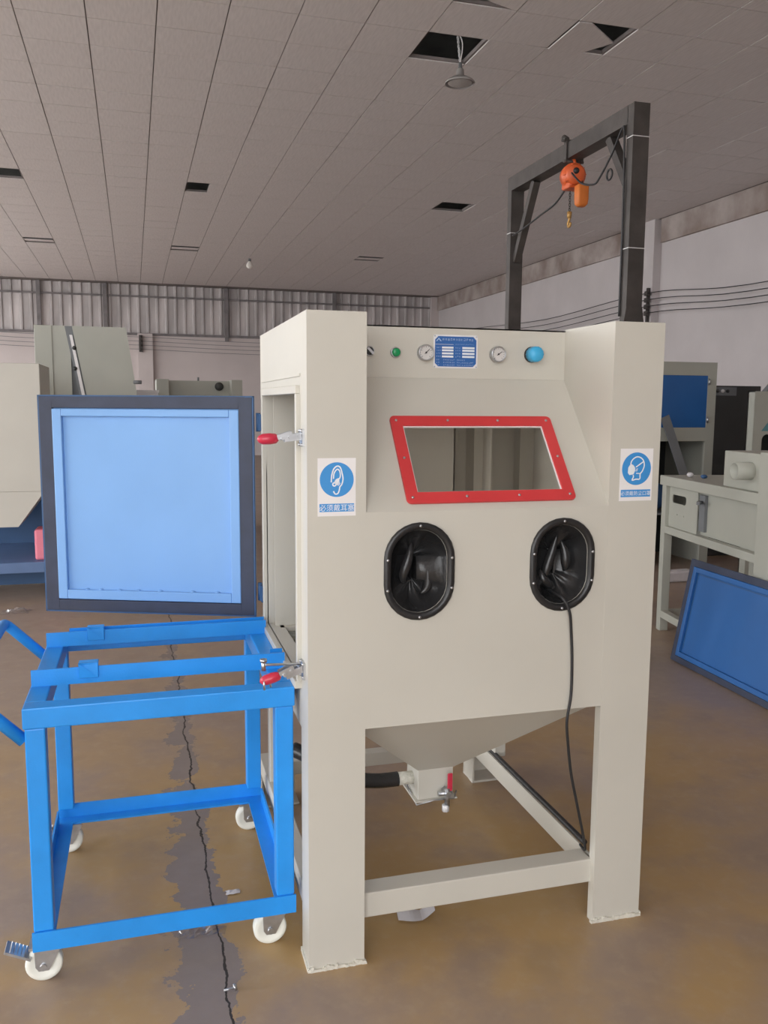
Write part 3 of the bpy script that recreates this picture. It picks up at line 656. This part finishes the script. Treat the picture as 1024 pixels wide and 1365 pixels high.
# ------------------------------------------------------------------ blue trolley
cart = thing('trolley', (-.36, .5, 0), 'bright blue steel transfer trolley with white wheels beside the cream cabinet', 'trolley')
cx0, cx1, cy0, cy1 = -.712, -.014, .12, .875; zb0, zb1, zt0, zt1 = .105, .158, .712, .768; s = .05
for (x, y) in ((cx0+.004, cy0+.004), (cx1-s-.004, cy0+.004), (cx0+.004, cy1-s), (cx1-s-.004, cy1-s)): MB().box(x, x+s, y, y+s, zb1, zt0).build('leg', BLUE, cart, bev=.004)
for (z0, z1, nm) in ((zt0, zt1, 'top_rail'), (zb0, zb1, 'bottom_rail')):
    if nm == 'top_rail':
        MB().box(cx0, cx1, cy0, cy0+s+.004, z0, z1).build(nm, BLUE, cart, bev=.004); MB().box(cx0, cx1, cy1-s, cy1, z0, z1).build(nm, BLUE, cart, bev=.004)
        MB().box(cx0, cx0+s+.004, cy0+s+.004, cy1-s, z0, z1).build(nm, BLUE, cart, bev=.004); MB().box(cx1-s-.004, cx1, cy0+s+.004, cy1-s, z0, z1).build(nm, BLUE, cart, bev=.004)
    else:                                   # angle iron
        MB().box(cx0, cx1, cy0, cy0+.006, z0, z1).box(cx0, cx1, cy0+.006, cy0+s, z0, z0+.006).build(nm, BLUE, cart)
        MB().box(cx0, cx1, cy1-.006, cy1, z0, z1).box(cx0, cx1, cy1-s, cy1-.006, z0, z0+.006).build(nm, BLUE, cart)
        MB().box(cx0, cx0+.006, cy0+s, cy1-s, z0, z1).box(cx0+.006, cx0+s, cy0+s, cy1-s, z0, z0+.006).build(nm, BLUE, cart)
        MB().box(cx1-.006, cx1, cy0+s, cy1-s, z0, z1).box(cx1-s, cx1-.006, cy0+s, cy1-s, z0, z0+.006).build(nm, BLUE, cart)
for yy in (.295, .69):
    mb = MB(); mb.box(cx0+.004, -.0135, yy, yy+.006, zt1, zt1+.046).box(cx0+.004, -.0135, yy+.006, yy+.046, zt1, zt1+.006); mb.box(cx0+.07 if yy > .5 else -.05, -.0135, yy+.046, yy+.050, zt1, zt1+.046)
    tr = mb.build('track', BLUE, cart)
    x0 = -.585; MB().box(x0, x0+.052, yy-.006, yy, zt1+.015, zt1+.058).box(x0, x0+.052, yy-.006, yy+.03, zt1+.053, zt1+.058).build('stop_plate', BLUE, tr, bev=.002)
hd = MB(); r = .0165
p0, p1, p2, p3 = Vector((cx0, .145, .675)), Vector((-.852, .145, .818)), Vector((-.852, .85, .818)), Vector((cx0, .85, .675))
def bend(a, b, c, rad=.03):
    u = (a-b).normalized(); v_ = (c-b).normalized(); return [b+u*rad, b+u*rad*.4+v_*rad*.12, b+u*rad*.12+v_*rad*.4, b+v_*rad]
hd.tube([p0]+bend(p0, p1, p2)+bend(p1, p2, p3)+[p3], r, 14); hd.build('push_handle', BLUE, cart)
def caster(x, y, brake):
    zc, R_ = .0475, .0475
    fk = MB(); fk.box(x-.035, x+.045, y-.026, y+.026, .098, .105)
    for sy in (-1, 1):
        yy = y+sy*.021; fk.prism([(x-.022, yy, .098), (x+.046, yy, .098), (x+.014, yy, zc-.012), (x-.012, yy, zc-.012), (x-.020, yy, zc)], (0, .003*sy, 0))
    f = fk.build('caster', STEEL, cart)
    wh = MB(); wh.lathe((x, y-.015, zc), (0, 1, 0), [(.0, .002), (.030, .002), (.034, 0), (R_-.004, 0), (R_, .004), (R_, .026), (R_-.004, .03), (.034, .03), (.030, .028), (0, .028)], 32)
    wh.build('wheel', NYLON, f)
    MB().cyl((x, y-.030, zc), (x, y+.030, zc), .009, n=12).build('axle', STEEL, f)
    if brake:
        br = MB(); br.obox((x-.062, y, .088), (.032, 0, -.016), (0, .026, 0), (.0015, 0, .003))
        for k in range(5): br.obox((x-.082+k*.009, y, .101-k*.0045), (.0015, 0, .001), (0, .025, 0), (.001, 0, .002))
        br.bar((x-.032, y, .10), (x-.01, y, .09), .03, .01); br.build('brake_pedal', STEEL, f)
for (x, y, b) in ((-.690, .165, True), (-.084, .165, False), (-.062, .845, False), (-.680, .845, True)): caster(x, y, b)

# ------------------------------------------------------------------ gantry and hoist
GX = 2.3; GY0, GY1 = 2.24, 3.86; GZ = 3.20
gan = thing('gantry_frame', (GX, (GY0+GY1)/2, 0), 'dark grey steel gantry frame carrying the orange hoist behind the cabinet', 'gantry')
for y in (GY0, GY1):
    p = MB(); p.box(GX-.05, GX+.05, y, y+.006, 0, GZ).box(GX-.05, GX-.044, y+.006, y+.065, 0, GZ).box(GX+.044, GX+.05, y+.006, y+.065, 0, GZ); po = p.build('post', DSTEEL, gan)
    MB().box(GX-.10, GX+.10, y-.04, y+.14, 0, .012).build('foot_plate', DSTEEL, po)
    g = MB(); g.prism([(GX-.05, y-.004, 2.10), (GX+.05, y-.004, 2.10), (GX+.075, y-.004, 1.95), (GX+.075, y-.004, 1.6), (GX-.075, y-.004, 1.6), (GX-.075, y-.004, 1.95)], (0, .004, 0)); g.build('gusset', DSTEEL, po)
MB().box(GX-.05, GX+.05, GY0+.06, GY1, GZ-.10, GZ-.094).box(GX-.05, GX+.05, GY0+.06, GY1, GZ-.006, GZ).box(GX-.004, GX+.004, GY0+.06, GY1, GZ-.094, GZ-.006).box(GX-.05, GX-.045, GY0+.06, GY1, GZ-.094, GZ-.006).build('beam', DSTEEL, gan)
MB().bar((GX, 2.56, GZ-.10), (GX, GY0+.06, 2.72), .05, .05, (1, 0, 0)).build('brace', DSTEEL, gan); MB().bar((GX, 3.56, GZ-.10), (GX, GY1, 2.60), .05, .05, (1, 0, 0)).build('brace', DSTEEL, gan)
for (y, z) in ((GY0-.001, 3.02), (GY0-.001, 2.42), (GY1-.001, 2.80)): MB().box(GX-.053, GX+.053, y-.001, y+.067, z, z+.004).build('tie', ALU, gan)
HYc, HZc = 3.02, 3.0
ho = thing('chain_hoist', (GX, HYc, 2.70), 'orange electric chain hoist hanging from the dark gantry beam', 'hoist')
cl2 = MB(); cl2.box(GX-.062, GX-.054, HYc-.018, HYc+.018, GZ-.12, GZ+.012).box(GX+.054, GX+.062, HYc-.018, HYc+.018, GZ-.12, GZ+.012).cyl((GX-.07, HYc, GZ-.112), (GX+.07, HYc, GZ-.112), .009).cyl((GX-.085, HYc, GZ+.012), (GX+.085, HYc, GZ+.012), .009); cl2.cyl((GX-.06, HYc-.02, GZ+.012), (GX-.06, HYc+.02, GZ+.035), .018)
cl2.build('beam_clamp', DSTEEL, ho)
def hook(o, s_, flip=1):
    return [Vector(o)+Vector((0, flip*a*s_, b*s_)) for a, b in ((0, .0), (0, -.5), (.25, -.75), (.32, -1.1), (.1, -1.4), (-.22, -1.35), (-.38, -1.08), (-.34, -.9))]
MB().tube(curve([(GX, HYc, HZc+.06), (GX, HYc, GZ-.15), (GX, HYc+.018, GZ-.135), (GX, HYc+.02, GZ-.115), (GX, HYc, GZ-.098), (GX, HYc-.02, GZ-.115), (GX, HYc-.018, GZ-.13)], 5), .0095, 10).build('top_hook', ORANGE, ho)
hb = MB(); ax = Vector((.28, .95, .12)).normalized()
hb.lathe(Vector((GX, HYc, HZc))-ax*.10, ax, [(.0, 0), (.048, 0), (.060, .012), (.064, .03), (.064, .06), (.075, .066), (.078, .075), (.078, .135), (.070, .145), (.062, .15), (.062, .18), (.050, .20), (0, .20)], 24)
body = hb.build('hoist_body', ORANGE, ho)
mb = MB()
for k in range(10):
    a = PI*2*k/10; up = Vector((0, 0, 1)); sdv = ax.cross(up); d_ = sdv*math.cos(a)+up*math.sin(a)
    MB().bar(Vector((GX, HYc, HZc))-ax*.085+d_*.064, Vector((GX, HYc, HZc))-ax*.036+d_*.064, .004, .010, d_).build('cooling_fin', ORANGE, body)
c_ = Vector((GX, HYc, HZc+.02))-ax*.088; MB().lathe(c_, -ax, [(.0, .022), (.018, .022), (.020, .012), (.020, -.01)], 16).build('end_cap', BLACK, body)
MB().box(GX-.055, GX+.055, HYc-.06, HYc+.05, HZc-.085, HZc-.045).build('chain_guide', ORANGE, ho, bev=.012)
bag = MB(); loops = []
for a, z in ((.034, 2.925), (.037, 2.92), (.037, 2.84), (.034, 2.81), (.022, 2.795)): loops.append([Vector((GX+.02+x, HYc-.085+y, z)) for x, y in rr(-a, a, -a*.85, a*.85, .012)])
bag.loft(loops, cap=True); bag.build('chain_bag', ORANGE2, ho, solid=.003)
MB().tube(curve([(GX, HYc-.05, HZc-.06), (GX+.02, HYc-.085, 2.95), (GX+.02, HYc-.085, 2.88)], 4), .006, 6).build('slack_chain', DSTEEL, ho)
ch = MB(); z = HZc-.085; k = 0
while z > 2.775:
    a, b = (.0065, 0) if k % 2 else (0, .0065)
    ch.tube([(GX-.0+a*math.cos(t_), HYc+.03+b*math.cos(t_), z-.009+.011*math.sin(t_)) for t_ in [2*PI*i/8 for i in range(8)]], .0026, 5, closed=True); z -= .0155; k += 1
ch.build('load_chain', DSTEEL, ho)
MB().cyl((GX, HYc+.03, 2.785), (GX, HYc+.03, 2.745), .016, .013, 12).tube(curve(hook((GX, HYc+.03, 2.755), .045), 5), .008, 8).build('load_hook', BRASS, ho)
MB().tube(curve([(GX-.02, HYc+.06, HZc-.07), (GX-.03, 3.2, 2.865), (GX-.04, 3.40, 2.83), (GX-.06, 3.62, 2.785), (GX-.06, 3.80, 2.77)], 6), .006, 8).build('control_cable', BLACK, ho)
MB().tube(curve([(GX-.06, HYc-.10, HZc-.01), (GX-.055, 2.80, 2.90), (GX-.05, 2.66, 2.86), (GX-.055, 2.58, 2.88), (GX-.055, 2.45, 2.98), (GX-.062, 2.34, 3.08), (GX-.062, 2.312, 3.05), (GX-.06, 2.30, 2.7), (GX-.058, 2.30, 2.4), (GX-.058, 2.30, 2.05)], 7), .006, 8).build('supply_cable', BLACK, ho)
MB().tube([(GX-.055+.0, 2.47+.03*math.cos(t_), 2.87+.03*math.sin(t_)) for t_ in [2*PI*i/14 for i in range(14)]], .006, 6, closed=True).build('spare_cable_loop', BLACK, ho)

# ------------------------------------------------------------------ ceiling lamps
lx, ly, lz = 2.70, 6.18, 4.70
la = thing('dish_lamp', (lx, ly, lz-.03), 'grey dish lamp hanging on a chain from the missing ceiling tile', 'lamp')
la_s = MB().lathe((lx, ly, lz), (0, 0, 1), [(.145, -.028), (.148, -.02), (.130, .0), (.09, .025), (.04, .045), (.035, .10), (.03, .11), (0, .11)], 36).build('lamp_shade', mat('lamp_grey', (.36, .34, .33), .5), la, solid=.002)
MB().lathe((lx, ly, lz), (0, 0, 1), [(.118, -.022), (.09, -.032), (.0005, -.036)], 32).build('diffuser', mat('lamp_diffuser', (.40, .38, .37), .4), la)
MB().cyl((lx, ly, lz+.10), (lx, ly, lz+.17), .022, .015).build('socket', GREY, la)
ch = MB(); a, b = Vector((lx, ly, lz+.165)), Vector((2.60, 6.06, 5.25)); n = 22
for k in range(n):
    p = a.lerp(b, (k+.5)/n); q = .011
    ch.tube([(p.x+(q*math.cos(t_) if k % 2 else 0), p.y+(0 if k % 2 else q*math.cos(t_)), p.z+.019*math.sin(t_)) for t_ in [2*PI*i/8 for i in range(8)]], .003, 5, closed=True)
ch.build('chain', ALU, la)
MB().tube(curve([a, (2.66, 6.02, 4.98), (2.58, 5.98, 5.10), (2.54, 6.0, 5.3), (2.6, 6.06, 6.18)], 5), .005, 6).build('cord', WHITE, la)
bx, by, bz = 2.153, 18.6, 4.79
bu = thing('bulb_lamp', (bx, by, bz-.1), 'bare white bulb hanging just below the far ceiling tiles', 'lamp')
MB().lathe((bx, by, bz-.09), (0, 0, 1), [(.001, 0), (.05, .012), (.082, .05), (.085, .085), (.065, .13), (.035, .165), (.03, .18)], 20).build('bulb', BULB, bu)
MB().cyl((bx, by, bz+.08), (bx, by, CEIL), .035, .03, 14).build('lamp_holder', GREY, bu)

# ------------------------------------------------------------------ wires on the walls
rk = thing('insulator_rack', RW(XR-.18, 12.02, 3.10), 'dark rack of insulators on the right wall pillar', 'insulators')
mb = MB(); q = RW(XR-.20, 12.02, 0); mb.box(q.x-.02, q.x+.04, q.y-.02, q.y+.02, 3.08, 3.72); mb.build('bracket', DSTEEL, rk)
ZW = [3.62, 3.50, 3.38, 3.26]
for z in ZW: MB().lathe((q.x-.03, q.y-.03, z-.05), (0, 0, 1), [(.02, 0), (.055, .005), (.055, .03), (.03, .04), (.055, .05), (.055, .08), (.02, .09), (0, .09)], 12).build('insulator', DSTEEL, rk)
for k, z in enumerate(ZW):
    pts = [RW(XR-.24, y_, z_) for y_, z_ in ((4.0, z-.20), (9.2, z-.20+.02*k), (12.0, z), (16, z-.10), (20, z+.04), (23.6, z+.12))]
    tag(MB().tube(curve(pts, 6), .008, 6).build('overhead_wire', BLACK), ['topmost', 'second', 'third', 'lowest'][k]+' of four black wires strung along the right white wall', 'wire', 'wires along the right wall')
rk2 = thing('insulator_rack', RW(-.15, YB-.22, 3.02), 'dark rack of insulators on the far wall pillar', 'insulators')
q = RW(-.15, YB-.2, 0); MB().box(q.x-.05, q.x+.05, q.y-.03, q.y+.06, 3.02, 3.50).build('bracket', DSTEEL, rk2)
for k in range(4):
    z = 3.44-k*.115; MB().lathe((q.x, q.y-.04, z-.03), (0, 0, 1), [(.02, 0), (.05, .01), (.05, .05), (.02, .06), (0, .06)], 10).build('insulator', DSTEEL, rk2)
    pts = [RW(x_, YB-.24, z_) for x_, z_ in ((-5.9, z+.2), (-3.5, z+.02), (-.15, z), (2, z-.06), (4.5, z-.08), (8.6, z))]
    tag(MB().tube(curve(pts, 6), .007, 6).build('overhead_wire', GREY), ['topmost', 'second', 'third', 'lowest'][k]+' of four grey wires strung along the far wall', 'wire', 'wires along the far wall')

# ------------------------------------------------------------------ right side: bench, leaning door, machines
be = thing('machine_bench', (3.03, 2.985, 0), 'cream steel bench frame with a slotted apron behind the leaning blue panel', 'bench')
bx0, bx1 = 3.03, 3.75
for (x, y) in ((bx0, 2.905), (bx1-.06, 2.905)): MB().box(x, x+.06, y, y+.06, 0, 1.01).build('leg', BEIGE2, be, bev=.004)
MB().box(bx0-.012, bx0+.14, 1.60, 1.745, 0, 1.30).build('end_post', BEIGE2, be, bev=.004)
MB().box(bx1-.06, bx1, 1.62, 1.68, 0, 1.01).build('leg', BEIGE2, be, bev=.004)
MB().box(bx0-.01, bx1, 1.745, 2.985, 1.01, 1.075).build('top', BEIGE2, be, bev=.005)
MB().box(bx0, bx0+.05, 1.745, 2.905, .685, .735).build('rail', BEIGE2, be, bev=.003); MB().box(bx0, bx0+.05, 1.745, 2.905, .095, .145).build('rail', BEIGE2, be, bev=.003)
MB().box(bx1-.05, bx1, 1.68, 2.905, .095, .145).build('rail', BEIGE2, be); MB().box(bx0+.06, bx1-.06, 2.915, 2.955, .095, .145).build('rail', BEIGE2, be)
sheet_with_holes([(2.50, .735), (2.905, .735), (2.905, 1.01), (2.50, 1.01)], [rr(2.66, 2.86, .90, .955, .02), rr(2.775, 2.785, .82, .83, .004), rr(2.68, 2.69, .82, .83, .004)], lambda y, z: Vector((bx0+.03, y, z))).build('apron', BEIGE2, be, solid=.003)
MB().box(bx0+.055, bx0+.06, 1.745, 2.50, .735, 1.01).build('apron', BEIGE2, be)
lt = MB(); lt.box(bx0+.035, bx0+.055, 2.42, 2.49, .76, .99).bar((bx0+.03, 2.47, .945), (bx0-.02, 2.40, .945), .02, .02); lt.build('latch', GREY, be)
pb = thing('blower_box', (3.03, 2.985, 1.075), 'cream steel box with a round pipe stub on the bench', 'box')
MB().box(bx0+.03, bx0+.45, 1.76, 2.20, 1.075, 1.285).build('body', BEIGE2, pb, bev=.004)
st_ = MB(); st_.lathe((bx0+.03, 1.90, 1.185), (-1, 0, 0), [(.05, 0), (.05, .10), (.044, .10), (.044, .0), (0, .0)], 24); st_.build('pipe_stub', BEIGE2, pb)
be.rotation_euler.z = pb.rotation_euler.z = -.165      # the bench stands askew
mb = MB(); mb.ball((bx0+.10, 2.66, 1.089), .015, 8, 6, (1.5, 1.5, .9)); tag(mb.build('bench_scrap', NBLUE), 'small dark blue scrap lying on the cream bench top', 'scrap')
mb = MB(); mb.ball((bx0+.08, 2.78, 1.092), .018, 8, 6, (1.2, 1.2, .9)); tag(mb.build('bench_scrap', PAPER), 'small pale scrap lying on the cream bench top', 'scrap')
# leaning blue panel
pn = thing('leaning_panel', (2.72, 1.8, 0), 'blue steel door panel with a black seal leaning on the floor beside the bench', 'panel')
A0 = Vector((2.700, 2.285, .004)); yv = Vector((-.045, -.999, 0)).normalized(); uv = Vector((.11, -.01, .62)); PH = uv.length; uv.normalize(); nv = yv.cross(uv); nv = nv if nv.x < 0 else -nv
def LP(a, b, n=0.0): return A0+yv*a+uv*b+nv*n
PW = 1.0
base = MB().prism([LP(0, 0), LP(PW, 0), LP(PW, PH), LP(0, PH)], nv*.004).build('panel_sheet', PBLUE, pn)
mb = MB()
for (a, b, c, d) in ((0, .04, 0, PH), (PW-.04, PW, 0, PH), (.04, PW-.04, 0, .035), (.04, PW-.04, PH-.04, PH)): mb.prism([LP(a, c, .004), LP(b, c, .004), LP(b, d, .004), LP(a, d, .004)], nv*.014)
mb.build('rubber_seal', BLKBLUE, pn, bev=.002)
for (a, b, c, d) in ((.042, .072, .037, PH-.042), (PW-.072, PW-.042, .037, PH-.042), (.072, PW-.072, .037, .067), (.072, PW-.072, PH-.072, PH-.042)):
    MB().prism([LP(a, c, .004), LP(b, c, .004), LP(b, d, .004), LP(a, d, .004)], nv*.018).build('stiffener', PBLUE, pn, bev=.003)
mb = MB(); mb.prism([LP(.078, .085, .004), LP(.084, .085, .004), LP(.084, PH-.075, .004), LP(.078, PH-.075, .004)], nv*.0006); mb.prism([LP(.078, PH-.084, .004), LP(PW-.078, PH-.084, .004), LP(PW-.078, PH-.078, .004), LP(.078, PH-.078, .004)], nv*.0006); mb.build('joint', NBLUE, pn)
# cabinet with a blue door
bc = thing('storage_machine', (4.5, 5.4, 0), 'cream machine cabinet with a dark blue door behind the bench', 'cabinet')
fx0, fx1, fy = 4.05, 4.94, 5.0
mb = MB(); mb.box(fx0, fx1, fy, fy+.03, 1.84, 1.965).box(4.845, fx1, fy, fy+.03, 0, 1.84).box(fx0, fx0+.12, fy, fy+.03, 0, 1.84).box(fx0+.12, 4.845, fy, fy+.03, 1.215, 1.345); mb.build('front_frame', BEIGE2, bc)
mb = MB(); mb.box(fx0, fx0+.01, fy+.03, fy+.8, 0, 1.965).box(fx1-.01, fx1, fy+.03, fy+.8, 0, 1.965).box(fx0+.01, fx1-.01, fy+.03, fy+.8, 1.955, 1.965); mb.build('shell', BEIGE2, bc)
MB().box(fx0+.01, fx1-.01, fy+.77, fy+.8, 0, 1.955).build('back', BLKCAB, bc)
dd = MB().box(fx0+.12, 4.845, fy+.004, fy+.03, 1.345, 1.84).build('door', PBLUE, bc, bev=.003)
for z in (1.42, 1.78): MB().cyl((4.855, fy-.008, z-.03), (4.855, fy-.008, z+.03), .010, n=10).build('hinge', STEEL, dd)
mb = MB(); mb.box(fx0+.12, 4.82, fy+.05, fy+.7, .5, .52); mb.build('shelf', GREY, bc)
MB().bar((4.34, 4.93, 1.45), (4.62, 4.93, .80), .09, .012, (0, 1, 0)).build('strap', GREY, bc)
tag(MB().ball((4.45, 5.25, .665), .14, 16, 10, (1.2, .9, 1)).build('dark_bundle', NBLUE), 'dark blue bundle on the low shelf under the blue door', 'bundle')
# black cabinet
kc = thing('black_cabinet', (5.6, 5.8, 0), 'tall black steel cabinet beside the cream machine cabinet', 'cabinet')
kx0, kx1, ky = 5.20, 5.78, 5.40
MB().box(kx0, kx1, ky, ky+.6, 0, 1.76).build('body', BLKCAB, kc, bev=.006)
pl = MB().box(kx0+.01, kx0+.28, ky-.006, ky, 1.66, 1.745).build('control_strip', GREY, kc)
for k in range(3): MB().lathe((kx0+.05+k*.06, ky-.006, 1.705), (0, -1, 0), [(.018, 0), (.018, .012), (0, .014)], 14).build('button', ALU if k == 1 else BLKCAB, pl)
MB().bar((kx1-.14, ky-.03, 1.43), (kx1-.03, ky-.03, 1.43), .02, .02).build('handle', STEEL, kc)
# cream machine with an oval port
mm = thing('port_machine', (5.2, 4.7, 0), 'cream machine with an oval arm port and teal panel', 'machine')
mx0, mx1, my = 4.90, 5.60, 4.40
sheet_with_holes([(mx0, 0), (mx1, 0), (mx1, 1.685), (mx0, 1.685)], [stadium(5.05, 1.20, .055, .10)], lambda x, z: Vector((x, my, z))).build('front_plate', BEIGE2, mm, solid=.006)
mb = MB(); mb.box(mx0, mx0+.008, my, my+.09, 0, 1.685).box(mx1-.008, mx1, my, my+.09, 0, 1.685).box(mx0, mx1, my, my+.09, 1.677, 1.685); mb.build('shell', BEIGE2, mm)
MB().box(mx0, mx1, my+.08, my+.09, 0, 1.68).build('back', BLKCAB, mm)
MB().prism([(4.985, my-.008, 1.33), (5.18, my-.008, 1.33), (5.18, my-.008, 1.56)], (0, .004, 0)).build('teal_panel', TEAL, mm)
MB().prism([(5.03, my+.02, 1.685), (5.3, my+.02, 1.685), (5.3, my+.02, 1.80), (5.14, my+.02, 1.80)], (0, .06, 0)).build('hood', GREY, mm)

# ------------------------------------------------------------------ left side: machines behind the open door
lm = thing('hopper_machine', (-1.7, 5.4, .3), 'grey-green machine body, its paint paled for the light, with a tapered hopper on the blue platform', 'machine')
lx0, lx1, ly0, ly1 = -2.30, -1.145, 5.0, 5.75
MB().box(lx0, lx1, ly0, ly1, .85, 1.838).build('body', BEIGE, lm, bev=.004)  # paler paint than the other machines stands in for veil and light here
hp = MB(); T = [(lx0, ly0, .85), (lx1, ly0, .85), (lx1, ly1, .85), (lx0, ly1, .85)]; B = [(lx0+.3, ly0+.0, .575), (-1.345, ly0+.0, .575), (-1.345, ly1-.3, .575), (lx0+.3, ly1-.3, .575)]
hp.add([Vector(p) for p in T+B], [(i, (i+1) % 4, 4+(i+1) % 4, 4+i) for i in range(4)]+[(7, 6, 5, 4)]); hp.build('hopper', BEIGE, lm)
for (x, y) in ((lx0, ly1-.06), (lx1-.06, ly1-.06)): MB().box(x, x+.06, y, y+.06, .30, .85).build('leg', BEIGE2, lm)
for x in (lx0, lx1-.045): MB().box(x, x+.04, ly1-.42, ly1-.38, .30, .85).build('leg', NBLUE, lm)
pf = thing('steel_platform', (-1.5, 5.3, 0), 'low navy blue steel platform under the hopper machine', 'platform')
MB().box(-2.5, -.85, 4.95, 6.0, .215, .30).build('deck', mat('platform_blue', (.10, .17, .33), .5), pf, bev=.005)
MB().box(-2.5, -.85, 5.98, 6.0, .30, .86).build('back_plate', NBLUE, pf)
for (x, y) in ((-2.45, 5.0), (-.95, 5.0), (-2.45, 5.88), (-.95, 5.88), (-1.7, 5.44)): MB().box(x, x+.08, y, y+.08, 0, .215).build('foot', NBLUE, pf)
MB().box(-2.5, -.85, 5.30, 5.34, .06, .215).build('skirt', NBLUE, pf)
tag(MB().box(-1.238, -.95, 5.03, 5.25, .30, .545).build('pink_box', PINK, bev=.018), 'pink plastic box standing on the navy blue platform', 'box')
# tall cabinet with its panel standing open and askew
tcb = thing('tall_cabinet', (-.9, 6.9, 0), 'tall grey-green machine cabinet with a tilted side panel and dark gap', 'cabinet')
MB().box(-1.335, -1.18, 6.5, 7.3, 0, 2.255).build('column', BEIGE2, tcb, bev=.004); MB().box(-1.18, -1.02, 6.51, 7.3, 0, 2.255).build('front_panel', BEIGE2, tcb)
MB().prism([(-1.02, 6.53, 2.255), (-.52, 6.53, 2.255), (-.22, 6.53, 0), (-1.02, 6.53, 0)], (0, .7, 0)).build('body', GREY, tcb)
k_ = .175
MB().prism([(-1.066, 6.49, 2.250), (-.998, 6.49, 2.250), (-.998+.30, 6.49, .55), (-1.066+.30, 6.49, .55)], (0, .02, 0)).build('rubber_seal', GREY, tcb)
MB().prism([(-1.025, 6.47, 2.17), (-1.0, 6.47, 2.17), (-1.0+.17*1.6, 6.47, .57), (-1.035+.17*1.6, 6.47, .57)], (0, .02, 0)).build('edge_strip', WHITE, tcb)
MB().prism([(-1.0, 6.46, 2.252), (-.517, 6.46, 2.250), (-.29, 6.46, .57), (-.71, 6.46, .57)], (0, .03, 0)).build('tilted_panel', BEIGE2, tcb)
MB().cyl((-.46, 6.47, 1.74), (-.39, 6.45, 1.74), .018).build('latch', GREY, tcb)
for z in (2.05, 1.86): MB().ball((-.985-.0, 6.47, z), .02, 8, 6).build('knob', BLKCAB, tcb)
# grey cabinet of the same make, and a white carton
gb = thing('small_blast_cabinet', (.26, 8.4, 0), 'grey-green blasting cabinet by the far aisle showing above the open blue door', 'cabinet')
MB().box(-.225, -.085, 8.0, 8.9, 0, 1.818).build('column', BEIGE2, gb, bev=.004); MB().box(.62, .745, 8.0, 8.9, 0, 1.818).build('column', BEIGE2, gb, bev=.004)
MB().box(-.085, .62, 8.28, 8.9, 1.55, 1.81).build('control_panel', BEIGE2, gb); MB().prism([(-.085, 8.28, 1.55), (-.085, 8.02, 1.2), (-.085, 8.02, .6), (-.085, 8.9, .6), (-.085, 8.9, 1.55)], (.705, 0, 0)).build('front_panel', BEIGE2, gb)
MB().lathe((.50, 8.28, 1.745), (0, -1, 0), [(.05, 0), (.05, .04), (.04, .05), (0, .05)], 18).build('regulator_knob', BLKCAB, gb)
MB().cyl((.28, 8.6, 1.81), (.28, 8.6, 1.86), .012).build('lifting_stub', GREY, gb)
wc = thing('white_crate', (-.33, 7.75, 0), 'tall white carton between the tall cabinet and the far blasting cabinet', 'carton')
MB().box(-.44, -.215, 7.6, 7.9, 0, 1.66).build('carton_body', WHITE, wc); MB().box(-.45, -.205, 7.59, 7.91, 1.66, 1.685).build('lid', WHITE, wc)

# ------------------------------------------------------------------ litter on the floor
def crumple(name, cx, cy, rx, ry, hgt, material, label, seed, cat='litter', n=9):
    random.seed(seed); mb = MB(); vs_ = []
    for i in range(n):
        for j in range(n):
            u, v_ = i/(n-1)*2-1, j/(n-1)*2-1; e = max(0, 1-(u*u+v_*v_)**.5*.7)
            vs_.append((cx+u*rx*(1+random.uniform(-.15, .15)), cy+v_*ry*(1+random.uniform(-.2, .2)), .002+hgt*random.random()*e))
    mb.add(vs_, [(i*n+j, i*n+j+1, (i+1)*n+j+1, (i+1)*n+j) for i in range(n-1) for j in range(n-1)])
    return tag(mb.build(name, material), label, cat)
crumple('plastic_film', -.275, .28, .07, .045, .03, FILM, 'crumpled clear plastic film on the cracked floor under the trolley', 1)
crumple('plastic_film', -1.33, 4.55, .10, .06, .05, FILM, 'crumpled clear plastic film on the floor before the blue platform', 5)
pp = MB(); vs_ = []
for i in range(11):
    for j in range(5):
        u, v_ = i/10, j/4; vs_.append((.30+.115*u+.01*v_, .152+.06*v_-.02*math.sin(u*3), .002+.018*max(0, u-.6)*2+.006*math.sin(u*7)*v_+.006))
pp.add(vs_, [(i*5+j, i*5+j+1, (i+1)*5+j+1, (i+1)*5+j) for i in range(10) for j in range(4)]); tag(pp.build('paper_scrap', PAPER), 'white paper scrap on the floor under the front base rail', 'paper')
crumple('paper_scrap', -.162, .441, .022, .012, .008, PAPER, 'small grey paper scrap on the floor inside the trolley frame', 3, 'paper', 5)
tag(MB().box(4.02, 4.30, 4.30, 4.42, 0, .10).build('paper_bundle', PAPER, bev=.02), 'pale bundle lying on the floor behind the bench leg', 'bundle')
sc = MB(); sc.cyl((-.232, -.024, .008), (-.205, -.020, .008), .003, n=8).lathe((-.207, -.020, .008), (1, .1, .3), [(.003, 0), (.009, .002), (.009, .006), (.004, .009), (0, .009)], 12)
tag(sc.build('loose_screw', STEEL), 'loose steel screw lying on the cracked floor', 'screw')
